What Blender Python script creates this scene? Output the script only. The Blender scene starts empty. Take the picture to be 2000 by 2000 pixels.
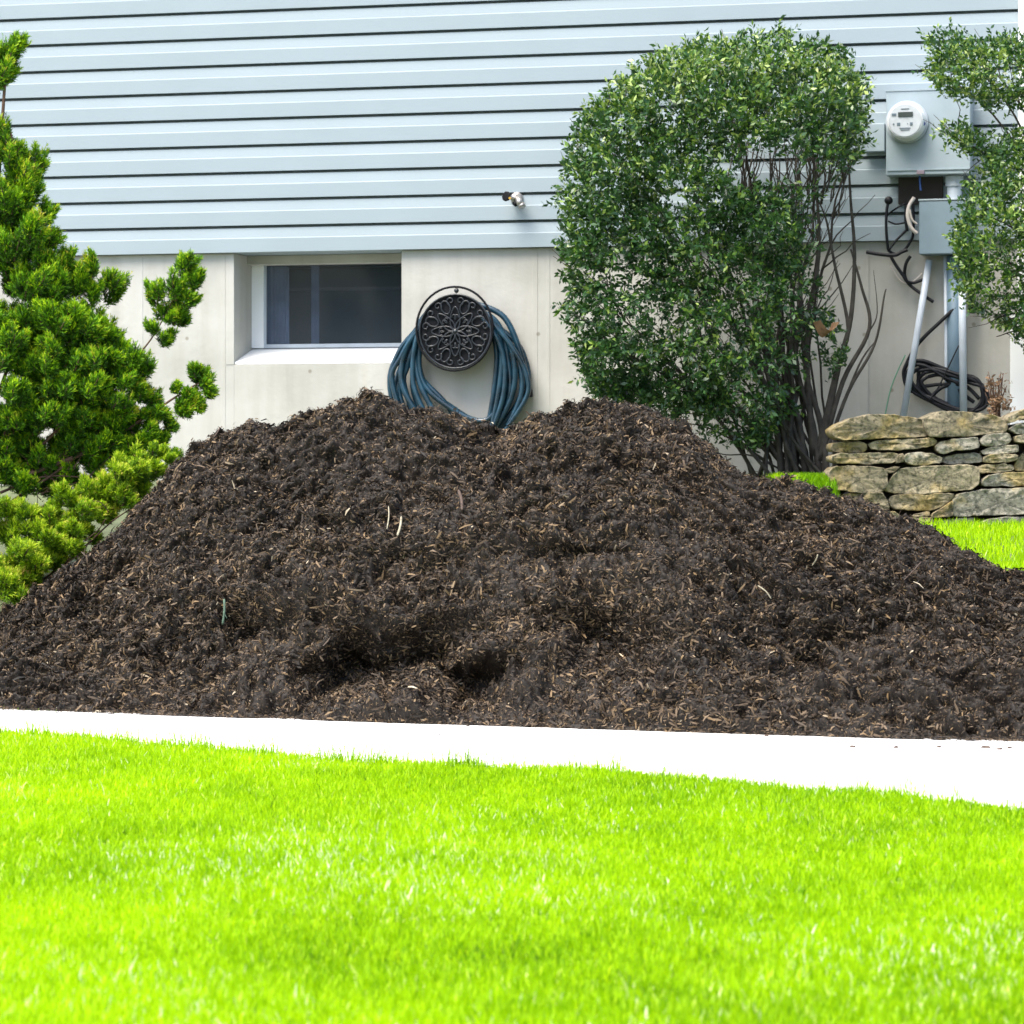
import bpy, math, random
import numpy as np
from mathutils import Vector, noise as mnoise
random.seed(7); RNG = np.random.default_rng(11)
SC = bpy.context.scene
COL = SC.collection
# ------------------------------------------------------------------ camera model
F = 6000.0; CAMZ = 0.81; PITCH = math.atan(85/F)
CAM = Vector((0, 0, CAMZ))
FWD = Vector((0, math.cos(PITCH), -math.sin(PITCH))); UPV = Vector((0, math.sin(PITCH), math.cos(PITCH)))
K = 2000/1932.0
def ray(u, v): return FWD + Vector((1, 0, 0))*((u-1000)/F) + UPV*((1000-v)/F)
def at(u, v, Y):
    d = ray(u, v); return CAM + d*(Y/d.y)
TH = math.radians(14.2)
WA = Vector((math.cos(TH), -math.sin(TH), 0)); WN = Vector((-math.sin(TH), -math.cos(TH), 0)); WO = Vector((0, 14.25, 0))
def W(s, d, z): return WO + WA*s + WN*d + Vector((0, 0, z))
def wuv(u, v, d=0.0):
    r = ray(u, v); t = (WO+WN*d-CAM).dot(WN)/r.dot(WN); p = CAM + r*t
    return (p-WO).dot(WA), p.z
def Wuv(u, v, d=0.0):
    s, z = wuv(u, v, d); return W(s, d, z)
# ------------------------------------------------------------------ noise
def _hash(ix, iy, seed):
    n = (ix.astype(np.int64)*374761393 + iy.astype(np.int64)*668265263 + seed*974634777) & 0x7fffffff
    n = ((n ^ (n >> 13))*1274126177) & 0x7fffffff
    n = (n ^ (n >> 16)) & 0xffff
    return n/65535.0
def vnoise(x, y, seed=0):
    x = np.asarray(x, float); y = np.asarray(y, float)
    ix = np.floor(x); iy = np.floor(y); fx = x-ix; fy = y-iy
    fx = fx*fx*(3-2*fx); fy = fy*fy*(3-2*fy)
    a = _hash(ix, iy, seed); b = _hash(ix+1, iy, seed); c = _hash(ix, iy+1, seed); d = _hash(ix+1, iy+1, seed)
    return (a*(1-fx)+b*fx)*(1-fy)+(c*(1-fx)+d*fx)*fy
def fbm(x, y, seed=0, octs=4):
    s = 0; a = 1.0; t = 0
    for o in range(octs):
        s = s + a*(vnoise(x*2**o, y*2**o, seed+o*17)-.5); t += a; a *= .5
    return s/t*2
# ------------------------------------------------------------------ object helpers
def tag(o, label=None, cat=None, group=None, kind=None):
    if label: o['label'] = label
    if cat: o['category'] = cat
    if group: o['group'] = group
    if kind: o['kind'] = kind
    return o
def empty(name, loc, label, cat, group=None):
    o = bpy.data.objects.new(name, None); COL.objects.link(o); o.location = loc; o.empty_display_size = .1
    return tag(o, label, cat, group)
def link(name, me, mat, parent=None, smooth=False, bevel=0):
    o = bpy.data.objects.new(name, me); COL.objects.link(o)
    if mat: me.materials.append(mat)
    if parent is not None:
        o.parent = parent
    if smooth: me.polygons.foreach_set('use_smooth', [True]*len(me.polygons))
    if bevel:
        b = o.modifiers.new('b', 'BEVEL'); b.width = bevel; b.segments = 2; b.limit_method = 'ANGLE'
    me.update(); return o
def wloc(p):
    v = Vector((0, 0, 0))
    while p is not None: v = v + p.location; p = p.parent
    return v
def npmesh(name, V, Q, mat, parent=None, tint=None, smooth=False):
    V = np.asarray(V, float).reshape(-1, 3); Q = np.asarray(Q, np.int32).reshape(-1, 4)
    off = wloc(parent) if parent is not None else Vector((0, 0, 0))
    V = V - np.array(off)
    me = bpy.data.meshes.new(name)
    me.vertices.add(len(V)); me.vertices.foreach_set('co', V.astype(np.float32).ravel())
    me.loops.add(Q.size); me.loops.foreach_set('vertex_index', Q.ravel())
    me.polygons.add(len(Q)); me.polygons.foreach_set('loop_start', np.arange(0, Q.size, 4, dtype=np.int32))
    me.polygons.foreach_set('loop_total', np.full(len(Q), 4, np.int32))
    if tint is not None:
        a = me.attributes.new('tint', 'FLOAT', 'POINT'); a.data.foreach_set('value', np.asarray(tint, np.float32).ravel())
    me.update(calc_edges=True); me.validate()
    return link(name, me, mat, parent, smooth)
class MB:
    def __init__(s): s.v = []; s.f = []
    def add(s, vs, fs):
        b = len(s.v); s.v += [tuple(v) for v in vs]; s.f += [tuple(i+b for i in f) for f in fs]
    def wbox(s, s0, s1, d0, d1, z0, z1):
        vs = [W(a, d, z) for z in (z0, z1) for a, d in ((s0, d0), (s1, d0), (s1, d1), (s0, d1))]
        s.add(vs, [(0, 1, 2, 3)[::-1], (4, 5, 6, 7), (0, 1, 5, 4), (1, 2, 6, 5), (2, 3, 7, 6), (3, 0, 4, 7)])
    def tube(s, pts, r, n=8, closed=False, cap=True):
        pts = [Vector(p) for p in pts]; N = len(pts)
        if not hasattr(r, '__len__'): r = [r]*N
        prev = None; rings = []
        for i, p in enumerate(pts):
            if closed: t = pts[(i+1) % N]-pts[i-1]
            else: t = pts[min(i+1, N-1)]-pts[max(i-1, 0)]
            if t.length < 1e-9: t = Vector((0, 0, 1))
            t.normalize()
            if prev is None:
                a = t.orthogonal().normalized()
            else:
                a = prev - t*prev.dot(t)
                if a.length < 1e-6: a = t.orthogonal()
                a.normalize()
            prev = a; b = t.cross(a)
            rings.append([p + (a*math.cos(2*math.pi*k/n)+b*math.sin(2*math.pi*k/n))*r[i] for k in range(n)])
        vs = [q for g in rings for q in g]; fs = []
        M = N if closed else N-1
        for i in range(M):
            j = (i+1) % N
            for k in range(n): fs.append((i*n+k, i*n+(k+1) % n, j*n+(k+1) % n, j*n+k))
        if cap and not closed:
            fs.append(tuple(range(n))[::-1]); fs.append(tuple((N-1)*n+k for k in range(n)))
        s.add(vs, fs)
    def lathe(s, c, ax, prof, n=32):
        ax = Vector(ax).normalized(); a = ax.orthogonal().normalized(); b = ax.cross(a)
        vs = [Vector(c)+ax*h+(a*math.cos(2*math.pi*k/n)+b*math.sin(2*math.pi*k/n))*r for h, r in prof for k in range(n)]
        fs = []
        for i in range(len(prof)-1):
            for k in range(n): fs.append((i*n+k, i*n+(k+1) % n, (i+1)*n+(k+1) % n, (i+1)*n+k))
        fs.append(tuple(range(n))[::-1]); fs.append(tuple((len(prof)-1)*n+k for k in range(n)))
        s.add(vs, fs)
    def build(s, name, mat, parent=None, smooth=False, bevel=0):
        off = wloc(parent) if parent is not None else Vector((0, 0, 0))
        me = bpy.data.meshes.new(name); me.from_pydata([(v[0]-off.x, v[1]-off.y, v[2]-off.z) for v in s.v], [], s.f)
        return link(name, me, mat, parent, smooth, bevel)
def spline(P, n=8, closed=False):
    P = [Vector(p) for p in P]; N = len(P); out = []
    for i in range(N if closed else N-1):
        if closed: a, b, c, d = P[i-1], P[i], P[(i+1) % N], P[(i+2) % N]
        else: a, b, c, d = P[max(i-1, 0)], P[i], P[i+1], P[min(i+2, N-1)]
        for k in range(n):
            t = k/n
            out.append(.5*((2*b)+(c-a)*t+(2*a-5*b+4*c-d)*t*t+(3*b-a-3*c+d)*t**3))
    if not closed: out.append(P[-1])
    return out
# ------------------------------------------------------------------ materials
def newmat(name):
    m = bpy.data.materials.new(name); m.use_nodes = True; nt = m.node_tree
    return m, nt, nt.nodes['Principled BSDF']
def N(nt, t, **kw):
    n = nt.nodes.new(t)
    for k, v in kw.items():
        if k in n.inputs.keys(): n.inputs[k].default_value = v
        else: setattr(n, k, v)
    return n
def ramp(nt, fac, stops):
    r = nt.nodes.new('ShaderNodeValToRGB'); e = r.color_ramp.elements
    while len(e) > 1: e.remove(e[-1])
    e[0].position = stops[0][0]; e[0].color = (*stops[0][1], 1)
    for p, c in stops[1:]:
        x = e.new(p); x.color = (*c, 1)
    nt.links.new(fac, r.inputs[0]); return r
def plain(name, col, rough=.6, metal=0, var=.12, scale=8, bump=0, bscale=60, spec=.5):
    m, nt, b = newmat(name)
    tc = N(nt, 'ShaderNodeNewGeometry'); ns = N(nt, 'ShaderNodeTexNoise', Scale=scale, Detail=5.0)
    nt.links.new(tc.outputs['Position'], ns.inputs['Vector'])
    r = ramp(nt, ns.outputs[0], [(.3, tuple(c*(1-var) for c in col)), (.7, tuple(min(1, c*(1+var)) for c in col))])
    nt.links.new(r.outputs[0], b.inputs['Base Color'])
    b.inputs['Roughness'].default_value = rough; b.inputs['Metallic'].default_value = metal
    b.inputs['Specular IOR Level'].default_value = spec
    if bump:
        n2 = N(nt, 'ShaderNodeTexNoise', Scale=bscale, Detail=6.0); nt.links.new(tc.outputs['Position'], n2.inputs['Vector'])
        bp = N(nt, 'ShaderNodeBump', Strength=bump, Distance=.004); nt.links.new(n2.outputs[0], bp.inputs['Height'])
        nt.links.new(bp.outputs[0], b.inputs['Normal'])
    return m
def leafmat(name, stops, rough=.5, trans=.3, spec=.5, tscale=1.3, patch=None):
    m, nt, b = newmat(name)
    at_ = N(nt, 'ShaderNodeAttribute', attribute_name='tint')
    fac = at_.outputs['Fac']
    if patch:
        g = N(nt, 'ShaderNodeNewGeometry'); ns = N(nt, 'ShaderNodeTexNoise', Scale=patch[0], Detail=3.0)
        nt.links.new(g.outputs['Position'], ns.inputs['Vector'])
        ma = N(nt, 'ShaderNodeMath', operation='MULTIPLY_ADD'); nt.links.new(ns.outputs[0], ma.inputs[0]); ma.inputs[1].default_value = patch[1]
        ad = N(nt, 'ShaderNodeMath', operation='ADD'); nt.links.new(fac, ad.inputs[0]); ad.inputs[1].default_value = -.5*patch[1]
        nt.links.new(ad.outputs[0], ma.inputs[2]); fac = ma.outputs[0]
    r = ramp(nt, fac, stops); nt.links.new(r.outputs[0], b.inputs['Base Color'])
    b.inputs['Roughness'].default_value = rough; b.inputs['Specular IOR Level'].default_value = spec
    t = N(nt, 'ShaderNodeBsdfTranslucent'); mx = N(nt, 'ShaderNodeMixRGB', blend_type='MULTIPLY'); mx.inputs[0].default_value = 1
    nt.links.new(r.outputs[0], mx.inputs[1]); mx.inputs[2].default_value = (tscale, tscale, tscale*.5, 1)
    nt.links.new(mx.outputs[0], t.inputs[0])
    ms = N(nt, 'ShaderNodeMixShader'); ms.inputs[0].default_value = trans
    nt.links.new(b.outputs[0], ms.inputs[1]); nt.links.new(t.outputs[0], ms.inputs[2])
    nt.links.new(ms.outputs[0], nt.nodes['Material Output'].inputs['Surface'])
    return m
M = {}
M['siding'] = plain('siding', (.285, .345, .38), .65, var=.025, scale=3, bump=.08, bscale=120, spec=.3)
M['white'] = plain('white_paint', (.80, .82, .82), .45, var=.04, scale=6)
M['frame_grey'] = plain('frame_grey', (.36, .41, .46), .5)
M['box_grey'] = plain('box_grey', (.30, .37, .41), .5, var=.06, scale=12, bump=.05)
M['box_dark'] = plain('box_dark', (.18, .25, .30), .5, var=.08, scale=12, bump=.05)
M['pvc'] = plain('pvc', (.50, .56, .63), .4, var=.08, scale=14)
M['pvc_shaded'] = plain('pvc_shaded', (.15, .23, .30), .5, var=.12)  # pvc with the shade on the wide conduit put into its colour
M['black'] = plain('black_iron', (.006, .007, .009), .7, var=.3, scale=30, spec=.15)
M['black_rubber'] = plain('black_rubber', (.007, .008, .011), .5, var=.3, spec=.3)
M['scroll'] = plain('scroll_iron', (.012, .016, .022), .35, var=.3, scale=40, spec=.6)
M['hose'] = plain('hose_teal', (.008, .036, .060), .26, var=.6, scale=14, spec=.7)
M['brown_dark'] = plain('brown_dark', (.035, .028, .024), .8)
M['wire_white'] = plain('wire_white', (.62, .56, .52), .5)
M['wire_blue'] = plain('wire_blue', (.05, .12, .4), .5)
M['wire_green'] = plain('wire_green', (.12, .32, .2), .5)
M['metal'] = plain('tap_metal', (.42, .40, .38), .35, metal=.8, var=.3, scale=60)
M['brass'] = plain('brass', (.6, .36, .06), .35, metal=.8)
M['lcd'] = plain('lcd', (.03, .04, .035), .3)
M['meter_face'] = plain('meter_face', (.46, .50, .53), .5, var=.08, scale=50)
M['bark'] = plain('bark', (.040, .034, .026), .85, var=.5, scale=25, bump=.6, bscale=90)
M['bark_red'] = plain('bark_juniper', (.10, .055, .035), .85, var=.4, scale=25, bump=.6)
M['dead_leaf'] = plain('dead_leaf', (.17, .10, .05), .7, var=.4, scale=40)
M['soil'] = plain('soil', (.03, .025, .02), .9)
M['drive'] = plain('driveway', (.80, .80, .79), .75, var=.05, scale=2.2, bump=.25, bscale=150)
M['twig_pale'] = plain('twig_pale', (.30, .27, .19), .7, var=.3, scale=60)
M['twig_green'] = plain('twig_green', (.10, .16, .11), .6, var=.3, scale=60)
M['twig_dark'] = plain('twig_dark', (.07, .045, .032), .7, var=.3, scale=60)
# concrete with vertical streaks
def concrete():
    m, nt, b = newmat('concrete')
    g = N(nt, 'ShaderNodeNewGeometry'); mp = N(nt, 'ShaderNodeMapping'); mp.inputs['Scale'].default_value = (9, 9, .7)
    nt.links.new(g.outputs['Position'], mp.inputs[0])
    a = N(nt, 'ShaderNodeTexNoise', Scale=1.6, Detail=5.0); nt.links.new(mp.outputs[0], a.inputs['Vector'])
    c = N(nt, 'ShaderNodeTexNoise', Scale=3.5, Detail=8.0); nt.links.new(g.outputs['Position'], c.inputs['Vector'])
    r = ramp(nt, a.outputs[0], [(.28, (.40, .395, .36)), (.45, (.435, .43, .395)), (.62, (.45, .45, .42)), (.8, (.43, .41, .35))])
    r2 = ramp(nt, c.outputs[0], [(.35, (.84, .84, .82)), (.6, (1, 1, 1))])
    mx = N(nt, 'ShaderNodeMixRGB', blend_type='MULTIPLY'); mx.inputs[0].default_value = 1
    nt.links.new(r.outputs[0], mx.inputs[1]); nt.links.new(r2.outputs[0], mx.inputs[2])
    v = N(nt, 'ShaderNodeTexVoronoi', Scale=6.5); nt.links.new(g.outputs['Position'], v.inputs['Vector'])
    r3 = ramp(nt, v.outputs['Distance'], [(.0, (.45, .42, .36)), (.05, (.6, .57, .5)), (.075, (1, 1, 1))])
    mx2 = N(nt, 'ShaderNodeMixRGB', blend_type='MULTIPLY'); mx2.inputs[0].default_value = .8
    nt.links.new(mx.outputs[0], mx2.inputs[1]); nt.links.new(r3.outputs[0], mx2.inputs[2])
    nt.links.new(mx2.outputs[0], b.inputs['Base Color']); b.inputs['Roughness'].default_value = .85
    n2 = N(nt, 'ShaderNodeTexNoise', Scale=35.0, Detail=8.0); nt.links.new(g.outputs['Position'], n2.inputs['Vector'])
    bp = N(nt, 'ShaderNodeBump', Strength=.35, Distance=.004); nt.links.new(n2.outputs[0], bp.inputs['Height']); nt.links.new(bp.outputs[0], b.inputs['Normal'])
    return m
M['concrete'] = concrete()
def stonemat(i, base):
    m, nt, b = newmat('fieldstone')
    g = N(nt, 'ShaderNodeNewGeometry'); mp = N(nt, 'ShaderNodeMapping'); mp.inputs['Location'].default_value = (i*3.1, i*1.7, 0)
    nt.links.new(g.outputs['Position'], mp.inputs[0])
    a = N(nt, 'ShaderNodeTexNoise', Scale=22.0, Detail=9.0, Roughness=.7); nt.links.new(mp.outputs[0], a.inputs['Vector'])
    r = ramp(nt, a.outputs[0], [(.3, tuple(c*.35 for c in base)), (.45, tuple(c*.85 for c in base)), (.58, base), (.75, tuple(min(1, c*1.45) for c in base))])
    l = N(nt, 'ShaderNodeTexNoise', Scale=8.0, Detail=5.0); nt.links.new(mp.outputs[0], l.inputs['Vector'])
    lr = ramp(nt, l.outputs[0], [(.5, (0, 0, 0)), (.66, (1, 1, 1))])
    mx = N(nt, 'ShaderNodeMixRGB'); nt.links.new(lr.outputs[0], mx.inputs[0]); nt.links.new(r.outputs[0], mx.inputs[1]); mx.inputs[2].default_value = (.42, .29, .055, 1)
    sc = N(nt, 'ShaderNodeMath', operation='MULTIPLY'); nt.links.new(lr.outputs[0], sc.inputs[0]); sc.inputs[1].default_value = .6
    nt.links.new(sc.outputs[0], mx.inputs[0])
    k = N(nt, 'ShaderNodeTexNoise', Scale=60.0, Detail=4.0); nt.links.new(mp.outputs[0], k.inputs['Vector'])
    kr = ramp(nt, k.outputs[0], [(.36, (.22, .25, .22)), (.5, (.9, .9, .9)), (.66, (1.0, 1.0, .98))])
    m2 = N(nt, 'ShaderNodeMixRGB', blend_type='MULTIPLY'); m2.inputs[0].default_value = .8
    nt.links.new(mx.outputs[0], m2.inputs[1]); nt.links.new(kr.outputs[0], m2.inputs[2])
    nt.links.new(m2.outputs[0], b.inputs['Base Color']); b.inputs['Roughness'].default_value = .9
    bp = N(nt, 'ShaderNodeBump', Strength=1.0, Distance=.022); nt.links.new(a.outputs[0], bp.inputs['Height']); nt.links.new(bp.outputs[0], b.inputs['Normal'])
    return m
STONE = [stonemat(0, (.30, .255, .165)), stonemat(1, (.38, .325, .215)), stonemat(2, (.36, .335, .265)), stonemat(3, (.26, .215, .135))]
# mulch
def mulchmat():
    m, nt, b = newmat('mulch')
    a = N(nt, 'ShaderNodeAttribute', attribute_name='tint')
    r = ramp(nt, a.outputs['Fac'], [(0, (.005, .0038, .0028)), (.35, (.018, .0122, .0078)), (.62, (.058, .040, .0245)), (.84, (.145, .102, .064)), (.93, (.17, .11, .05)), (.965, (.20, .15, .095)), (1.0, (.42, .36, .26))])
    nt.links.new(r.outputs[0], b.inputs['Base Color']); b.inputs['Roughness'].default_value = .65; b.inputs['Specular IOR Level'].default_value = .3
    return m
M['mulch'] = mulchmat()
M['grass'] = leafmat('grass', [(0, (.03, .075, .004)), (.10, (.14, .33, .001)), (.3, (.31, .54, .001)), (.7, (.48, .72, .001)), (.93, (.62, .80, .005)), (.965, (.72, .78, .25)), (1, (.88, .88, .70))], .45, .42, .25, 1.15, (1.1, .35))
M['ground'] = plain('ground_turf', (.085, .105, .05), .9, var=.3, scale=5)
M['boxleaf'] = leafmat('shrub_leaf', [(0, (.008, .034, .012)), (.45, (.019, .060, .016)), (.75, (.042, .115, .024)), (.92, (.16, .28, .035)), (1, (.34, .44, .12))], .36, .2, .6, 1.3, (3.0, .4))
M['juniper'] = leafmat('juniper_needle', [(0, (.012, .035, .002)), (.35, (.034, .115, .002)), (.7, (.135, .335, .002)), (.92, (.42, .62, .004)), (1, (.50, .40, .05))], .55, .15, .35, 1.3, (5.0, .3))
M['juniper_low'] = leafmat('juniper_gold', [(0, (.03, .08, .002)), (.35, (.09, .20, .003)), (.7, (.28, .45, .005)), (.92, (.52, .64, .03)), (1, (.55, .40, .10))], .55, .2, .35, 1.3, (5.0, .3))
# ------------------------------------------------------------------ layout lines
def yfront(x): return 10.21-(x+1.717)*0.378
def sstep(a, b, x):
    t = np.clip((x-a)/(b-a), 0, 1); return t*t*(3-2*t)
_ex = [-40, -1.9, -1.54, -1.2, -.85, -.5, -.1, 0.25, .55, .75, .95, 1.19, 1.5, 40]
_ev = [0, 0, 1436, 1450, 1470, 1490, 1503, 1512, 1535, 1552, 1560, 1590, 0, 0]
_ey = []
for x_, v_ in zip(_ex, _ev):
    _ey.append(CAMZ*F/(v_-915) if v_ else None)
_ey[1] = _ey[2]+.2; _ey[0] = _ey[1]+38.1*.378; _ey[-2] = _ey[-3]-.12; _ey[-1] = _ey[-2]-38.5*.378
def yedge(x): return np.interp(x, _ex, _ey)
def terrain(x, y):
    yy = y + .378*(np.asarray(x)-1.513)      # distances measured along the skewed driveway line
    yf = 9.08
    h = .43*sstep(yf+.25, yf+1.85, yy) + .14*sstep(yf+1.85, yf+3.4, yy) + .22*sstep(yf+3.4, yf+4.8, yy)
    h = np.maximum(h, .75*sstep(11.7, 12.6, np.asarray(y))*(1-sstep(1.32, 1.38, np.asarray(x)))*sstep(.85, 1.1, np.asarray(x)))
    return h
# ------------------------------------------------------------------ ground
def build_ground():
    xs = np.concatenate([[-200, -80, -30, -12], np.arange(-6, 6.01, .15), [12, 30, 80, 200]])
    ys = np.concatenate([[-200, -60, -20, -5, 0], np.arange(2, 16.01, .15), [20, 30, 60, 200]])
    X, Y = np.meshgrid(xs, ys, indexing='xy'); Z = terrain(X, Y)+fbm(X*1.1, Y*1.1, 5)*.012*(Y > yfront(X)+1.0)
    V = np.stack([X, Y, Z], -1).reshape(-1, 3); nx = len(xs); ny = len(ys)
    i = np.arange(ny-1)[:, None]*nx+np.arange(nx-1)[None]; Q = np.stack([i, i+1, i+nx+1, i+nx], -1).reshape(-1, 4)
    o = npmesh('ground', V, Q, M['ground'], smooth=True); tag(o, 'green turf ground around the driveway', None, kind='structure')
    xs = np.concatenate([[-40, -15], np.arange(-5, 5.01, .08), [15, 40]])
    V = []; 
    for x in xs:
        y0 = yedge(x); y1 = yfront(x)+.12
        for t in np.linspace(0, 1, 6): V.append((x, y0+(y1-y0)*t, .005+.004*float(fbm(np.array(x*2.), np.array(t*3), 3))*.0))
    n = len(xs); i = np.arange(n-1)[:, None]*6+np.arange(5)[None]; Q = np.stack([i, i+6, i+7, i+1], -1).reshape(-1, 4)
    o = npmesh('driveway', np.array(V), Q, M['drive']); tag(o, 'white concrete driveway strip between lawn and mulch', None, kind='structure')
build_ground()
# ------------------------------------------------------------------ grass
def blades(X, Y, Z, h, wd, tint, lean=.34):
    n = len(X); az = RNG.uniform(0, 2*np.pi, n); fa = RNG.uniform(0, 2*np.pi, n)
    L = h*RNG.uniform(.05, lean*1.6, n); dx = np.cos(az); dy = np.sin(az)
    wx = np.cos(fa)*wd/2; wy = np.sin(fa)*wd/2
    out = np.empty((n, 6, 3))
    for k, (a, b, c) in enumerate(((0, 0, 1), (.35, .6, .85), (1, 1, .12))):
        px = X+dx*L*a; py = Y+dy*L*a; pz = Z+h*b*(1 if b < 1 else 1)
        out[:, 2*k] = np.stack([px-wx*c, py-wy*c, pz], -1); out[:, 2*k+1] = np.stack([px+wx*c, py+wy*c, pz], -1)
    i = np.arange(n)[:, None]*6
    Q = np.concatenate([i+np.array([0, 1, 3, 2]), i+np.array([2, 3, 5, 4])], 0)
    return out.reshape(-1, 3), Q, np.repeat(tint, 6)
def grass_tint(X, Y, n):
    t = RNG.normal(.5, .17, n)+.30*fbm(X*1.4, Y*.8, 9)+.15*fbm(X*6, Y*4, 19)
    t = np.clip(t, .08, .92)
    p = .014+.045*np.clip(fbm(X*2.2, Y*1.6, 33)*2.2, 0, 1)
    return np.where(RNG.random(n) < p, RNG.uniform(.95, 1, n), t)
def front_grass():
    n = 500000
    Y = 3.6+(9.7-3.6)*RNG.random(n)**.9; X = RNG.uniform(-1, 1, n)*(Y*.178+.12)
    e = yedge(X)+.09*fbm(X*5, X*0+3.3, 41)+.05*RNG.normal(0, 1, n)
    m2 = 160000; Y2 = 4.2+5.6*RNG.random(m2); sg = np.where(RNG.random(m2) < .5, -1, 1); X2 = sg*(Y2*.178+.12+RNG.random(m2)*1.5); X = np.concatenate([X, X2]); Y = np.concatenate([Y, Y2]); e = np.concatenate([e, yedge(X2)])
    k = Y < e; X = X[k]; Y = Y[k]; e = e[k]; n = len(X)
    near = (e-Y) < .16
    h = RNG.uniform(.013, .028, n)*(1+.35*fbm(X*5, Y*5, 21))*np.where(near, RNG.uniform(.55, 1.1, n), 1)
    tall = RNG.random(n) < np.where(near, .03, .006); h = np.where(tall, h*RNG.uniform(1.3, 2.4, n), h)
    wd = RNG.uniform(.0018, .0036, n)*np.where(tall, .7, 1)
    t = grass_tint(X, Y, n); t = np.where(tall & (t < .9), t*.7, t); h = np.where(t > .94, h*1.02, h); wd = np.where(t > .94, wd*1.3, wd)
    m = 5200; xe = RNG.uniform(-1.9, 1.9, m); xe = xe[fbm(xe*9, xe*0+.5, 71) > RNG.uniform(-.5, .25, m)]; m = len(xe)
    X = np.concatenate([X, xe]); Y = np.concatenate([Y, yedge(xe)-RNG.uniform(-.02, .10, m)]); h = np.concatenate([h, .030+.060*RNG.random(m)**2.5]); wd = np.concatenate([wd, RNG.uniform(.0014, .0026, m)]); t = np.concatenate([t, RNG.uniform(.0, .65, m)]); n += m
    V, Q, T = blades(X, Y, np.zeros(n), h, wd, t)
    o = npmesh('lawn_grass', V, Q, M['grass'], tint=T)
    tag(o, 'bright lime green lawn grass in front of the white driveway', 'grass', kind='stuff')
def back_grass():
    n = 70000
    X = RNG.uniform(1.0, 3.4, n); Y = RNG.uniform(9.9, 13.4, n)
    k = (Y > yfront(X)+1.0) & ~((Y > 12.35) & (X > 1.2)); X = X[k]; Y = Y[k]
    n2 = 5000; X = np.concatenate([X, RNG.normal(1.235, .055, n2)]); Y = np.concatenate([Y, RNG.uniform(12.35, 13.3, n2)])
    n = len(X); Z = terrain(X, Y)-.005
    h = RNG.uniform(.025, .05, n)*(1+.3*fbm(X*5, Y*5, 21))
    V, Q, T = blades(X, Y, Z, h, RNG.uniform(.003, .005, n), np.where(np.arange(n) >= n-n2, RNG.uniform(.02, .22, n), np.clip(grass_tint(X, Y, n)-.02, 0, 1)))
    o = npmesh('back_lawn_grass', V, Q, M['grass'], tint=T)
    tag(o, 'green lawn grass behind the mulch at the foot of the stone wall', 'grass', kind='stuff')
front_grass(); back_grass()
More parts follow.
